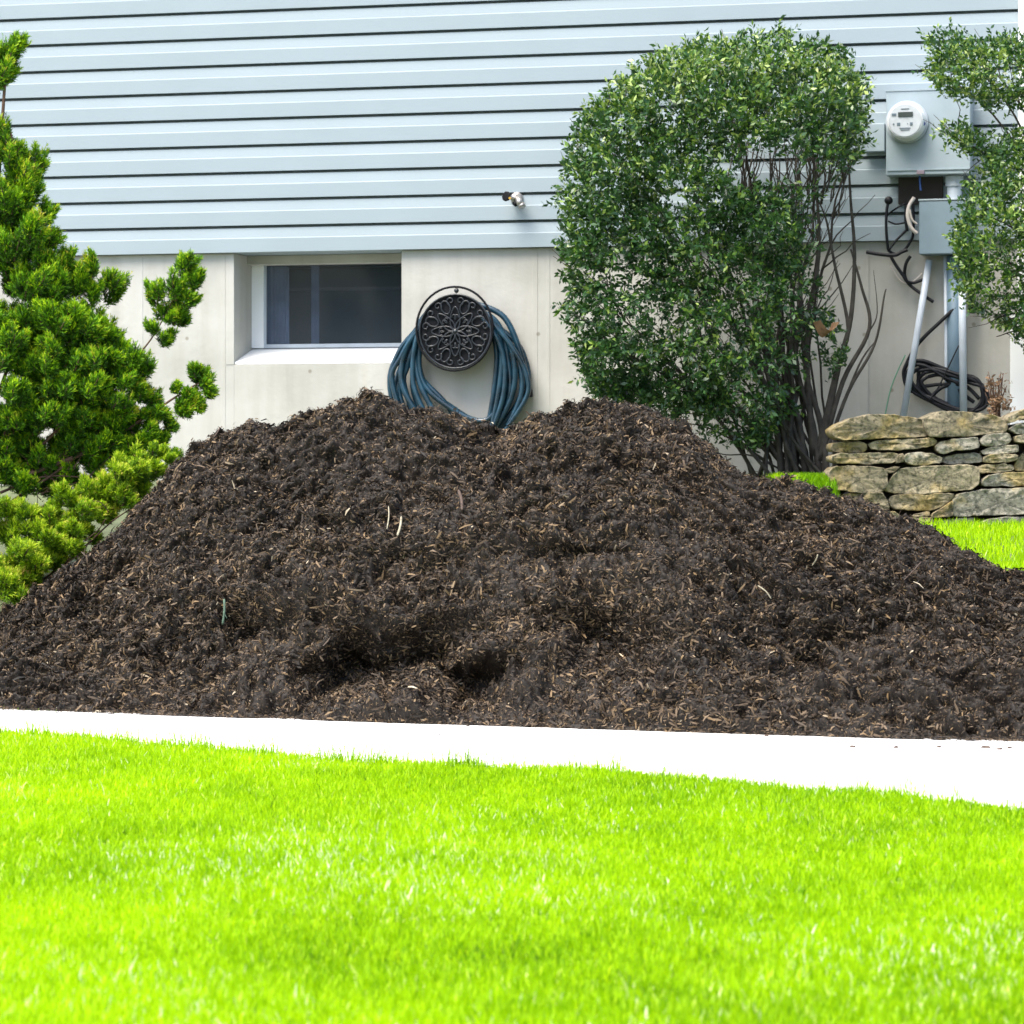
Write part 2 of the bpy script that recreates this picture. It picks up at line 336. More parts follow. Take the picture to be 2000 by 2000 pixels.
# ------------------------------------------------------------------ mulch pile
SIL = [(-420, 1330), (-300, 1290), (-200, 1250), (-90, 1215), (0, 1172), (60, 1120), (120, 1078), (180, 1032), (230, 985), (285, 928), (330, 880), (370, 848), (415, 817), (445, 805), (480, 801), (515, 806), (560, 790), (600, 767), (640, 753), (690, 747), (750, 752), (800, 765), (850, 779), (900, 797), (940, 803), (985, 796), (1040, 777), (1100, 767), (1150, 759), (1200, 762), (1250, 781), (1290, 803), (1330, 835), (1360, 865), (1400, 889), (1440, 897), (1500, 907), (1560, 921), (1640, 937), (1680, 962), (1720, 982), (1760, 1002), (1800, 1030), (1860, 1058), (1900, 1070), (1932, 1080), (2020, 1120), (2120, 1180), (2240, 1260), (2380, 1350), (2450, 1400)]
def pile():
    su = np.array([p[0] for p in SIL])*K; sv = np.array([p[1] for p in SIL])*K+9
    def depth(x): return 1.22+.12*np.cos(x*1.1)
    rx = []; rz = []
    for u, v in zip(su, sv):
        Y = 11.2
        for _ in range(20):
            x = (u-1000)/F*Y; Y = yfront(x)+float(depth(x))
        p = at(u, v, Y); rx.append(p.x); rz.append(p.z)
    rx = np.array(rx); rz = np.array(rz)
    x0 = rx[0]-.1; x1 = rx[-1]+.1; nx = 900
    xs = np.linspace(x0, x1, nx)
    zr = np.interp(xs, rx, rz); zr = np.maximum(zr, .02); zr[0] = zr[-1] = .01
    T = np.concatenate([np.linspace(0, 1, 330), np.linspace(1, 1.9, 90)[1:]])
    X = np.repeat(xs[:, None], len(T), 1); TT = np.repeat(T[None], nx, 0); ZR = np.repeat(zr[:, None], len(T), 1)
    t = np.clip(TT, 0, 1)
    p0 = t**.9
    p1 = np.interp(t, [0, .04, .12, .22, .45, .60, .72, .86, 1], [0, .045, .09, .27, .62, .70, .745, .89, 1.0])
    cw = sstep(-1.3, -.6, X)*(1-sstep(.55, 1.1, X)); P = p0*(1-cw)+p1*cw
    b = np.clip(TT-1, 0, 1)
    Pb = 1-np.clip(b/.9, 0, 1)**1.25*1.0
    zz = np.where(TT <= 1, P*ZR, ZR*Pb)
    yy = yfront(X)+depth(X)*TT
    zz = np.where(TT > 1, np.maximum(zz, 0), zz)
    # hollows scooped at the foot, with overhang
    def G(cx, cz, sx, sz): return np.exp(-((X-cx)/sx)**2-((zz-cz)/sz)**2)
    hol = .22*G(-.52, .09, .18, .15)+.20*G(-.22, .08, .22, .15)+.24*G(-.42, .16, .42, .14)+.18*G(-.90, .17, .17, .13)+.20*G(.30, .20, .16, .12)+.16*G(.88, .22, .16, .07)+.13*G(1.2, .30, .2, .06)+.10*G(.25, .52, .22, .07)+.09*G(-.35, .46, .3, .06)+.08*G(-.05, .93, .14, .05)
    hol *= (.7+1.1*fbm(X*4, zz*6, 77, 3))*sstep(.02, .075, zz)
    front = (TT <= 1)
    yy = yy+np.where(front, hol, 0)
    # slumped little mounds before the hollows
    def B(cx, ct, sx, st, a): return a*np.exp(-((X-cx)/sx)**2-((TT-ct)/st)**2)
    zz = zz+B(-.82, .10, .13, .05, .09)+B(-.30, .07, .10, .04, .04)+B(.10, .12, .20, .09, .12)+B(.62, .12, .2, .06, .06)+B(-1.3, .1, .2, .06, .05)+B(1.1, .12, .22, .06, .05)
    zz = zz+B(0.02, .78, .12, .07, .05)-B(-.05, .90, .16, .06, .07)+B(.28, .55, .2, .08, .04)-B(.22, .42, .12, .06, .06)-B(-.55, .47, .2, .05, .03)
    zz = np.where(TT < .06, P*ZR+(zz-P*ZR)*sstep(0, .06, TT), zz)
    env = sstep(0, .03, TT)*(1-sstep(1.7, 1.9, TT))*np.clip(ZR*4, 0, 1)
    S = TT*1.7
    n1 = fbm(X*2.6, S*3.2, 1, 3)*.075; n2 = fbm(X*8, S*10, 2, 4)*.060+np.abs(fbm(X*15, S*17, 8, 3))*.055; n3 = fbm(X*30, S*34, 3, 3)*.036+fbm(X*90, S*95, 4, 2)*.010
    edge = np.exp(-((TT-1)/.12)**2)
    d = (n1*(1-edge*.85)+n2*(1-.35*edge)+n3)*env
    zz = zz+d*.8+np.where(front, 1, -1)*0; yy = yy-d*.75*np.where(front, 1, -.5)
    zz = np.maximum(zz, .004)
    V = np.stack([X, yy, zz], -1); nt = len(T)
    i = np.arange(nx-1)[:, None]*nt+np.arange(nt-1)[None]; Q = np.stack([i, i+nt, i+nt+1, i+1], -1).reshape(-1, 4)
    base_t = np.clip(RNG.normal(.16, .12, X.shape), 0, .6)
    # chips
    Nrm = np.cross(np.gradient(V, axis=0), np.gradient(V, axis=1)); Ln = np.linalg.norm(Nrm, axis=-1, keepdims=True); Nrm = Nrm/np.maximum(Ln, 1e-9)
    ref = np.where(TT <= 1, -1.0, 1.0); Nrm = np.where((Nrm[..., 1]*ref+Nrm[..., 2]*.8 < 0)[..., None], -Nrm, Nrm)
    area = Ln[..., 0]*np.where(TT > 1.25, .12, 1)*np.where((X < -2.2) | (X > 2.1), .4, 1)
    cdf = np.cumsum(area.ravel()); cdf /= cdf[-1]
    n = 520000; idx = np.searchsorted(cdf, RNG.random(n)); idx = np.clip(idx, 0, X.size-1)
    Pp = V.reshape(-1, 3)[idx]; Nn = Nrm.reshape(-1, 3)[idx]; Tc = TT.reshape(-1)[idx]
    q_ = 700; Tq = RNG.uniform(xs[0]*.9, xs[-1]*.9, q_); Pp[:q_] = np.stack([Tq, yfront(Tq)-RNG.exponential(.045, q_), np.full(q_, .011)], -1); Nn[:q_] = (0, 0, 1)
    Pp = Pp+RNG.normal(0, .003, Pp.shape); Pp[:, 2] = np.maximum(Pp[:, 2], .006)
    clump = fbm(Pp[:, 0]*14, Pp[:, 2]*14+Pp[:, 1]*7, 51, 3)
    ln = np.exp(RNG.normal(math.log(.0070), .58, n)); ln = np.clip(ln*(1.08+.6*fbm(Pp[:, 0]*4, Pp[:, 2]*4+Pp[:, 1]*2, 91, 3)), .0042, .04); w = ln*RNG.uniform(.14, .50, n); w = np.clip(w, .0011, .007)
    big = RNG.random(n) < .004; ln = np.where(big, RNG.uniform(.025, .060, n), ln); w = np.where(big, RNG.uniform(.002, .009, n), w)
    R = RNG.normal(0, 1, (n, 3)); R[:, 0] *= 1.35; R[:q_, 2] = 0
    tg = R-Nn*np.sum(R*Nn, 1, keepdims=True)*RNG.uniform(.45, 1.0, (n, 1)); tg /= np.linalg.norm(tg, axis=1, keepdims=True)
    s = Nn+RNG.normal(0, .55, (n, 3)); sd = np.cross(tg, s); sd /= np.linalg.norm(sd, axis=1, keepdims=True)
    nn = np.cross(sd, tg); nn *= np.sign(np.sum(nn*Nn, 1, keepdims=True)+1e-9)
    lift = (ln*RNG.uniform(0, .45, n))[:, None]*Nn*.6+Nn*.002
    bend = (ln*RNG.uniform(-.05, .28, n))[:, None]*nn
    C = Pp+lift; out = np.empty((n, 6, 3)); ta = (ln/2)[:, None]*tg; wa = (w/2)[:, None]*sd
    out[:, 0] = C-ta-wa*.6; out[:, 1] = C-ta+wa*.6; out[:, 2] = C+bend-wa; out[:, 3] = C+bend+wa; out[:, 4] = C+ta-wa*.35; out[:, 5] = C+ta+wa*.35
    tt = np.clip(RNG.normal(.50, .25, n)+clump*.28, 0, .9)
    q = RNG.random(n); tt = np.where(q < .035, RNG.uniform(.90, .965, n), tt); tt = np.where(q < .010, RNG.uniform(.96, 1, n), tt)
    i = np.arange(n)[:, None]*6+V.size//3
    Q2 = np.concatenate([i+np.array([0, 1, 3, 2]), i+np.array([2, 3, 5, 4])], 0)
    o = npmesh('mulch_pile', np.concatenate([V.reshape(-1, 3), out.reshape(-1, 3)]), np.concatenate([Q, Q2]), M['mulch'], tint=np.concatenate([base_t.ravel(), np.repeat(tt, 6)]))
    tag(o, 'large heap of dark brown shredded bark mulch behind the white driveway', 'mulch pile')
    return V.reshape(-1, 3)
PV = pile()
def on_pile(u, v):
    d = PV-np.array(CAM); f = d@np.array(FWD); uu = 1000+F*d[:, 0]/f; vv = 1000-F*(d@np.array(UPV))/f
    e = (uu-u)**2+(vv-v)**2; c = np.where(e < 60)[0]
    k = c[np.argmin(PV[c, 1])] if len(c) else np.argmin(e); return Vector(PV[k])
def twig(u0, v0, u1, v1, r, mat, label, out=.02, fork=None):
    a = on_pile(u0*K, v0*K); b = on_pile(u1*K, v1*K)
    a = at(u0*K, v0*K, a.y-out); b = at(u1*K, v1*K, min(b.y, a.y+.1)-out*.4)
    mb = MB(); mid = (a+b)/2+Vector((.004, -.004, .003)); mb.tube(spline([a, mid, b], 4), [r*.6]+[r]*7+[r*.8], 6)
    if fork:
        c = a.lerp(b, .5); mb.tube([c, c+Vector((fork[0], -.005, fork[1]))], [r*.7, r*.3], 5)
    o = mb.build('twig', mat, None, True); tag(o, label, 'twig')
twig(423, 1130, 420, 1178, .0042, M['twig_green'], 'green grey stick poking upright from the left of the mulch', .03, (.012, -.022))
twig(733, 955, 730, 998, .0022, M['twig_pale'], 'pale thin splinter standing upright high on the mulch left of centre')
twig(865, 925, 872, 962, .0055, M['twig_dark'], 'broad reddish brown bark strip near the middle of the mulch top')
twig(1738, 1060, 1705, 1095, .0022, M['twig_dark'], 'long thin dark stick slanting on the right slope of the mulch')
twig(1543, 1046, 1532, 1068, .0022, M['twig_pale'], 'short pale splinter slanting high on the right half of the mulch')
twig(403, 826, 415, 806, .0026, M['twig_dark'], 'thin dark twig sticking up from the left crest of the mulch', .0)
twig(757, 975, 750, 1010, .004, M['twig_pale'], 'pale wide wood chip right of the upright splinter on the mulch')
twig(1430, 1105, 1455, 1130, .0026, M['twig_pale'], 'tan splinter lying diagonally in the middle of the right slope')
# knob of mulch on the crest
def clod(u, v, r, name, label):
    c = on_pile(u*K, v*K); c = at(u*K, v*K, c.y)
    vs = []; Qs = []; T = []
    n = 260
    D = RNG.normal(0, 1, (n, 3)); D /= np.linalg.norm(D, axis=1, keepdims=True)
    C = np.array(c)+D*r*RNG.uniform(.2, 1, (n, 1))*np.array([1, 1, .9]); tg = RNG.normal(0, 1, (n, 3)); tg /= np.linalg.norm(tg, axis=1, keepdims=True)
    sd = np.cross(tg, D); L = r*RNG.uniform(.2, .6, (n, 1)); w = .0035
    out = np.stack([C-tg*L-sd*w, C-tg*L+sd*w, C+tg*L+sd*w, C+tg*L-sd*w], 1)
    o = npmesh(name, out.reshape(-1, 3), np.arange(n*4).reshape(-1, 4), M['mulch'], tint=np.repeat(np.clip(RNG.normal(.4, .2, n), 0, .9), 4))
    tag(o, label, 'mulch clod')
clod(695, 743, .015, 'mulch_clod', 'small loose knob of mulch perched on the left peak of the heap')
# crumbs
proto = None
for (u, v, s) in [(1690, 1411, .012), (1608, 1410, .011), (1772, 1410, .010), (1860, 1411, .016), (1886, 1414, .013), (829, 1386, .007), (1447, 1389, .009), (1905, 1412, .01)]:
    p = at(u*K, v*K, 9); r_ = ray(u*K, v*K); t = (CAMZ-.008)/(-r_.z); p = CAM+r_*t
    mb = MB(); vs = []
    for k in range(9): vs.append(p+Vector((s*math.cos(k*.7)*random.uniform(.6, 1.2), s*.8*math.sin(k*.7)*random.uniform(.6, 1.2), 0)))
    top = [q*.6+p*.4+Vector((0, 0, random.uniform(.3, .6)*s)) for q in vs]
    mb.add(vs+top, [(k, (k+1) % 9, 9+(k+1) % 9, 9+k) for k in range(9)]+[tuple(range(9, 18))])
    o = mb.build('mulch_crumb', M['twig_dark']); tag(o, 'small dark mulch crumb lying loose on the white driveway', 'mulch crumb', 'loose mulch crumbs on the driveway')
# ------------------------------------------------------------------ house
ZS = wuv(700, 489.5)[1]                 # bottom edge of siding
SL = -6.5; SR = wuv(1996, 400)[0]
house = empty('house', W(0, 0, 0), 'house wall with pale blue grey lap siding above a concrete foundation', 'house')
def siding():
    mb = MB(); C = .127; prof = []
    for i in range(26):
        z = ZS+i*C
        prof += [(-.02, z), (.030, z), (.0305, z+.064), (.028, z+.068), (.022, z+C-.0135), (-.02, z+C-.0133)]
    n = len(prof); vs = [W(SL, d, z) for d, z in prof]+[W(SR, d, z) for d, z in prof]
    mb.add(vs, [(i, i+1, n+i+1, n+i) for i in range(n-1)])
    mb.build('siding', M['siding'], house)
    mb = MB(); mb.wbox(SL, SR, -6, -.021, ZS, ZS+26*C); mb.build('wall_core', M['siding'], house)
    # roof overhang far above the frame
    mb = MB(); zt = ZS+26*C; mb.wbox(SL-.3, SR+.4, -6.3, .35, zt+.003, zt+.16); mb.build('eave', M['white'], house)
siding()
OS0 = wuv(457, 600)[0]; OS1 = wuv(784, 600)[0]; OZ0 = wuv(600, 711)[1]; ZB = -.4
def foundation():
    mb = MB(); D0 = -.30; D1 = -.002; z1 = ZS-.002
    mb.wbox(SL, OS0, D0, D1, ZB, z1); mb.wbox(OS1, SR+.0, D0, D1, ZB, z1); mb.wbox(OS0, OS1, D0, D1, ZB, OZ0)
    mb.wbox(OS0, OS1, D0, -.19, ZS-.045, z1)
    for u0, u1, h in ((432, 440, .0015), (1040, 1050, .0015), (1068, 1074, .0015), (275, 279, .0015), (1460, 1466, .0015), (1690, 1697, .004)):
        a = wuv(u0, 600)[0]; b = wuv(u1, 600)[0]; mb.wbox(a, b, D1-.001, D1+h, ZB, z1-.004)
    # raised form band left of the opening
    a = wuv(441, 600)[0]; mb.wbox(a, OS0, D1-.001, D1+.002, OZ0-.0, z1-.005)
    mb.build('foundation', M['concrete'], house, bevel=.002)
foundation()
def window():
    dF = -.25
    l0 = OS0+.001; w = empty('window', W(l0, dF, OZ0), None, None); w.parent = house; w.location = W(l0, dF, OZ0)-house.location
    zb = wuv(600, 679, dF)[1]; zt = wuv(600, 502, dF)[1]; zT = ZS-.005
    jl = wuv(503, 600, dF)[0]; jl2 = wuv(519, 600, dF)[0]; jr = OS1+.12
    # opening behind the right edge: frame runs to OS1
    mb = MB(); mb.wbox(l0, jl2-.012, dF-.04, dF+.0, zb, zT); mb.wbox(jl2-.012, OS1-.001, dF-.04, dF, zt+.0, zT)
    mb.build('frame', M['white'], w, bevel=.002)
    mb = MB(); mb.wbox(jl2-.012, jl2, dF-.03, dF-.006, zb+.018, zt); mb.wbox(jl2-.012, OS1-.001, dF-.03, dF-.006, zb, zb+.018)
    mb.build('sash', M['frame_grey'], w)
    mb = MB()   # sloping white sill with a front board
    a, b = l0, OS1-.001
    zf = OZ0+.012
    vs = [W(a, -.008, OZ0+.002), W(b, -.008, OZ0+.002), W(a, -.008, zf), W(b, -.008, zf), W(a, dF-.03, zb), W(b, dF-.03, zb), W(a, dF-.03, OZ0+.002), W(b, dF-.03, OZ0+.002)]
    mb.add(vs, [(0, 1, 3, 2), (2, 3, 5, 4), (4, 5, 7, 6), (0, 2, 4, 6), (1, 7, 5, 3), (0, 6, 7, 1)])
    mb.build('sill', M['white'], w)
    # glass
    m, nt, bs = newmat('window_glass'); bs.inputs['Base Color'].default_value = (.065, .082, .094, 1); bs.inputs['Roughness'].default_value = .06; bs.inputs['Specular IOR Level'].default_value = .22
    tr = N(nt, 'ShaderNodeBsdfTransparent'); tr.inputs[0].default_value = (.8, .84, .9, 1); mx = N(nt, 'ShaderNodeMixShader'); mx.inputs[0].default_value = .66
    nt.links.new(bs.outputs[0], mx.inputs[1]); nt.links.new(tr.outputs[0], mx.inputs[2]); nt.links.new(mx.outputs[0], nt.nodes['Material Output'].inputs[0])
    mb = MB(); mb.wbox(jl2, OS1-.001, dF-.022, dF-.018, zb+.018, zt); mb.build('pane', m, w)
    # room behind: dim walls, a shelf edge; pale folds stand in for light streaks on glass
    dk = plain('room_dark', (.05, .045, .06), .8, var=.08, scale=3); streak_mat = plain('light_streak', (.62, .68, .80), .8, var=.2, scale=9)
    B0 = dF-.9
    mb = MB()
    x0, x1, zz0, zz1 = l0-.5, OS1+.6, zb-.5, zt+.1
    vs = [W(x0, dF-.06, zz0), W(x1, dF-.06, zz0), W(x1, dF-.06, zz1), W(x0, dF-.06, zz1), W(x0, B0, zz0), W(x1, B0, zz0), W(x1, B0, zz1), W(x0, B0, zz1)]
    mb.add(vs, [(4, 5, 6, 7), (0, 4, 7, 3), (1, 2, 6, 5), (0, 1, 5, 4), (3, 7, 6, 2)]); mb.build('room_lining', dk, w)
    mb = MB()
    def streak(u0, u1, v0, v1, d):
        a = wuv(u0, 600, d)[0]; b = wuv(u1, 600, d)[0]; za = wuv(600, v1, d)[1]; zc = wuv(600, v0, d)[1]; n = 24
        vs = []
        for k in range(n+1):
            s_ = a+(b-a)*k/n; dd = d+.008*math.sin(k*1.9); vs += [W(s_, dd, za), W(s_, dd, zc)]
        mb.add(vs, [(2*k, 2*k+2, 2*k+3, 2*k+1) for k in range(n)])
    streak(515, 566, 470, 720, dF-.045); streak(608, 624, 470, 720, dF-.045)
    mb.build('light_streak', streak_mat, w)
    mb = MB(); a = wuv(560, 600, dF-.2)[0]; z_ = wuv(600, 562, dF-.2)[1]; mb.wbox(a, OS1+.3, dF-.3, dF-.2, z_-.012, z_); mb.build('shelf', plain('shelf', (.14, .11, .13), .7), w)
window()
def downspout():
    mb = MB(); a = wuv(1989, 300, .06)[0]
    mb.wbox(a, a+.075, .036, .095, wuv(1990, 625, .06)[1], ZS+26*.127)
    b = wuv(1974, 700, .06)[0]; z1 = wuv(1990, 612, .06)[1]
    mb.wbox(b, b+.075, .037, .097, terrain(2.0, 13.5)+.02, z1)
    mb.build('downspout', M['white'], house, bevel=.006)
downspout()
# ------------------------------------------------------------------ tap
def tap():
    c = Wuv(1005, 386, .05); t = empty('outdoor_tap', c, 'small weathered metal tap sticking out of the siding above the hose', 'tap')
    f = lambda u, v, d: Wuv(u, v, d)
    mb = MB(); mb.lathe(f(1010, 388, .025), WN, [(0, .03), (.01, .03), (.012, .018), (.06, .016)], 16)
    mb.tube([f(1012, 386, .07), f(1014, 392, .10), f(1016, 400, .11)], [.017, .016, .014], 10)
    mb.lathe(f(1018, 398, .10), (.3, -.4, -.9), [(0, .016), (.018, .018), (.02, .012)], 12)
    mb.build('body', M['metal'], t, True)
    mb = MB()
    mb.lathe(f(991, 384, .10), WN+Vector((-.4, 0, .1)), [(0, .012), (.003, .022), (.010, .024), (.014, .018)], 9)
    mb.build('handle', M['black'], t)
    mb = MB(); mb.lathe(f(996, 387, .125), WN, [(0, .006), (.004, .006)], 8); mb.build('handle_screw', M['brass'], t)
    mb = MB(); mb.tube([f(1004, 396, .09), f(1008, 400, .10)], .010, 8); mb.build('drain_cap', M['black'], t)
tap()
# ------------------------------------------------------------------ hose hanger and hose
HU, HV = 888, 647
def hanger():
    d1 = .135; s0, z0 = wuv(HU, HV, d1); r = wuv(HU+72, HV, d1)[0]-s0
    t = empty('hose_hanger', W(s0, 0, z0), 'round black cast iron hose hanger with openwork scrolls on the foundation', 'hose hanger')
    mb = MB(); sb, zb = wuv(HU-2, HV-2, .03)
    mb.lathe(W(s0, 0.0, z0), WN, [(0, r*.80), (.012, r*.82), (.014, r*.5)], 40); mb.build('back_plate', M['black'], t)
    mb = MB(); mb.lathe(W(s0, .012, z0), WN, [(0, r*.60), (.095, r*.60)], 40); mb.build('drum', M['black'], t, False)
    mb = MB(); pts = [W(s0-r*.02+r*1.04*math.cos(a), d1-.01, z0+r*.07+r*1.10*math.sin(a)) for a in np.linspace(0, 2*math.pi, 49)[:-1]]
    mb.tube(pts, .0055, 8, closed=True); mb.build('rim', M['black'], t, True)
    mb = MB(); mb.lathe(W(s0, d1-.026, z0), WN, [(0, r*.97), (.008, r*.97)], 40); mb.build('front_plate', M['black'], t)
    mb = MB(); d = d1-.010
    def loop(f, nn, rr): mb.tube([W(s0+x, d, z0+y) for x, y in [f(a) for a in np.linspace(0, 2*math.pi, nn)[:-1]]], rr, 6, closed=True)
    loop(lambda a: (r*.97*math.cos(a), r*.97*math.sin(a)), 41, .0045)
    for k in range(8):                        # pointed petals from the boss
        th = k*math.pi/4+math.pi/8*0
        def pet(a, th=th, L=.60, w=.13):
            x = r*(.05+L*(1-math.cos(a))/2); y = r*w*math.sin(a)*(1+.3*math.cos(a)); return (x*math.cos(th)-y*math.sin(th), x*math.sin(th)+y*math.cos(th))
        loop(pet, 17, .0032)
        def pet2(a, th=th+math.pi/8): 
            x = r*(.50+.36*(1-math.cos(a))/2); y = r*.12*math.sin(a); return (x*math.cos(th)-y*math.sin(th), x*math.sin(th)+y*math.cos(th))
        loop(pet2, 15, .0032)
        for sg in (-1, 1):                     # scrolls near the rim
            pts = []
            for q in np.linspace(0, 1, 16):
                ang = q*math.pi*2.1; rad = r*.12*(1-q*.72)
                cx = r*.80; cy = sg*r*.13
                x = cx-rad*math.cos(ang); y = cy+sg*rad*math.sin(ang)
                pts.append(W(s0+x*math.cos(th)-y*math.sin(th), d, z0+x*math.sin(th)+y*math.cos(th)))
            mb.tube(pts, .003, 5)
            pts = []
            for q in np.linspace(0, 1, 10):
                ang = q*math.pi*1.6; rad = r*.085*(1-q*.6); x = r*.37-rad*math.cos(ang); y = sg*(r*.10+rad*math.sin(ang)); t2 = th+math.pi/8
                pts.append(W(s0+x*math.cos(t2)-y*math.sin(t2), d, z0+x*math.sin(t2)+y*math.cos(t2)))
            mb.tube(pts, .0026, 5)
    mb.lathe(W(s0, d-.004, z0), WN, [(0, r*.07), (.008, r*.06), (.011, r*.02)], 12)
    s_top, z_top = wuv(HU+2, HV-84, d1); mb.lathe(W(s_top, d1-.014, z_top-.01), WN, [(0, .012), (.006, .010)], 10)
    mb.build('scrollwork', M['scroll'], t, True)
    hose = empty('garden_hose', W(s0, .05, z0-.3), 'blue teal garden hose hanging in long loops from the black hanger', 'garden hose')
    mb = MB(); rr = .0140
    # each loop: left shoulder, left foot, bottom, right foot, right shoulder (image-like units on the wall) and stand-off
    loops = [((778, 690), (764, 775), (830, 960), (1012, 800), (1022, 690), .030), ((790, 700), (775, 785), (850, 940), (1003, 800), (1012, 700), .050),
        ((786, 705), (798, 780), (900, 900), (993, 790), (1002, 690), .085), ((800, 700), (794, 770), (880, 930), (986, 800), (990, 690), .068),
        ((806, 712), (822, 790), (910, 920), (976, 800), (984, 700), .095), ((812, 715), (846, 800), (930, 905), (968, 800), (980, 680), .080),
        ((818, 700), (812, 780), (905, 950), (981, 810), (996, 720), .040), ((822, 735), (872, 792), (945, 822), (985, 770), (982, 700), .075),
        ((816, 722), (872, 790), (935, 880), (958, 805), (970, 690), .055), ((796, 715), (786, 790), (890, 960), (1000, 815), (1016, 720), .066),
        ((784, 695), (770, 765), (860, 970), (1008, 810), (1028, 730), .088), ((826, 740), (890, 800), (955, 828), (990, 775), (988, 690), .034)]
    for i, (l_, lf, b_, rf, r_, d_) in enumerate(loops):
        P = [Wuv(888+i % 3*2, 590+i % 4*3, d_), Wuv(835-i % 3*6, 625+i % 4*4, d_+.01), Wuv(*l_, d_+.005), Wuv(*lf, d_+.004*(i % 3)), Wuv(*b_, d_-.01), Wuv(*rf, d_-.004*(i % 3)), Wuv(*r_, d_), Wuv(948+i % 4*5, 622+i % 3*5, d_+.012)]
        mb.tube(spline(P, 8, True), rr*random.uniform(.85, 1.0), 10, closed=True)
    mb.tube(spline([Wuv(925, 592, .07), Wuv(985, 620, .06), Wuv(1020, 700, .05), Wuv(1032, 765, .045)], 8), rr, 10)
    mb.build('hose_coil', M['hose'], hose, True)
    mb = MB(); a = Wuv(1031, 752, .046); b = Wuv(1034, 776, .045); mb.tube([a, a.lerp(b, .4), a.lerp(b, .41), b], [.016, .016, .019, .019], 12); mb.build('connector', M['black_rubber'], hose)
hanger()
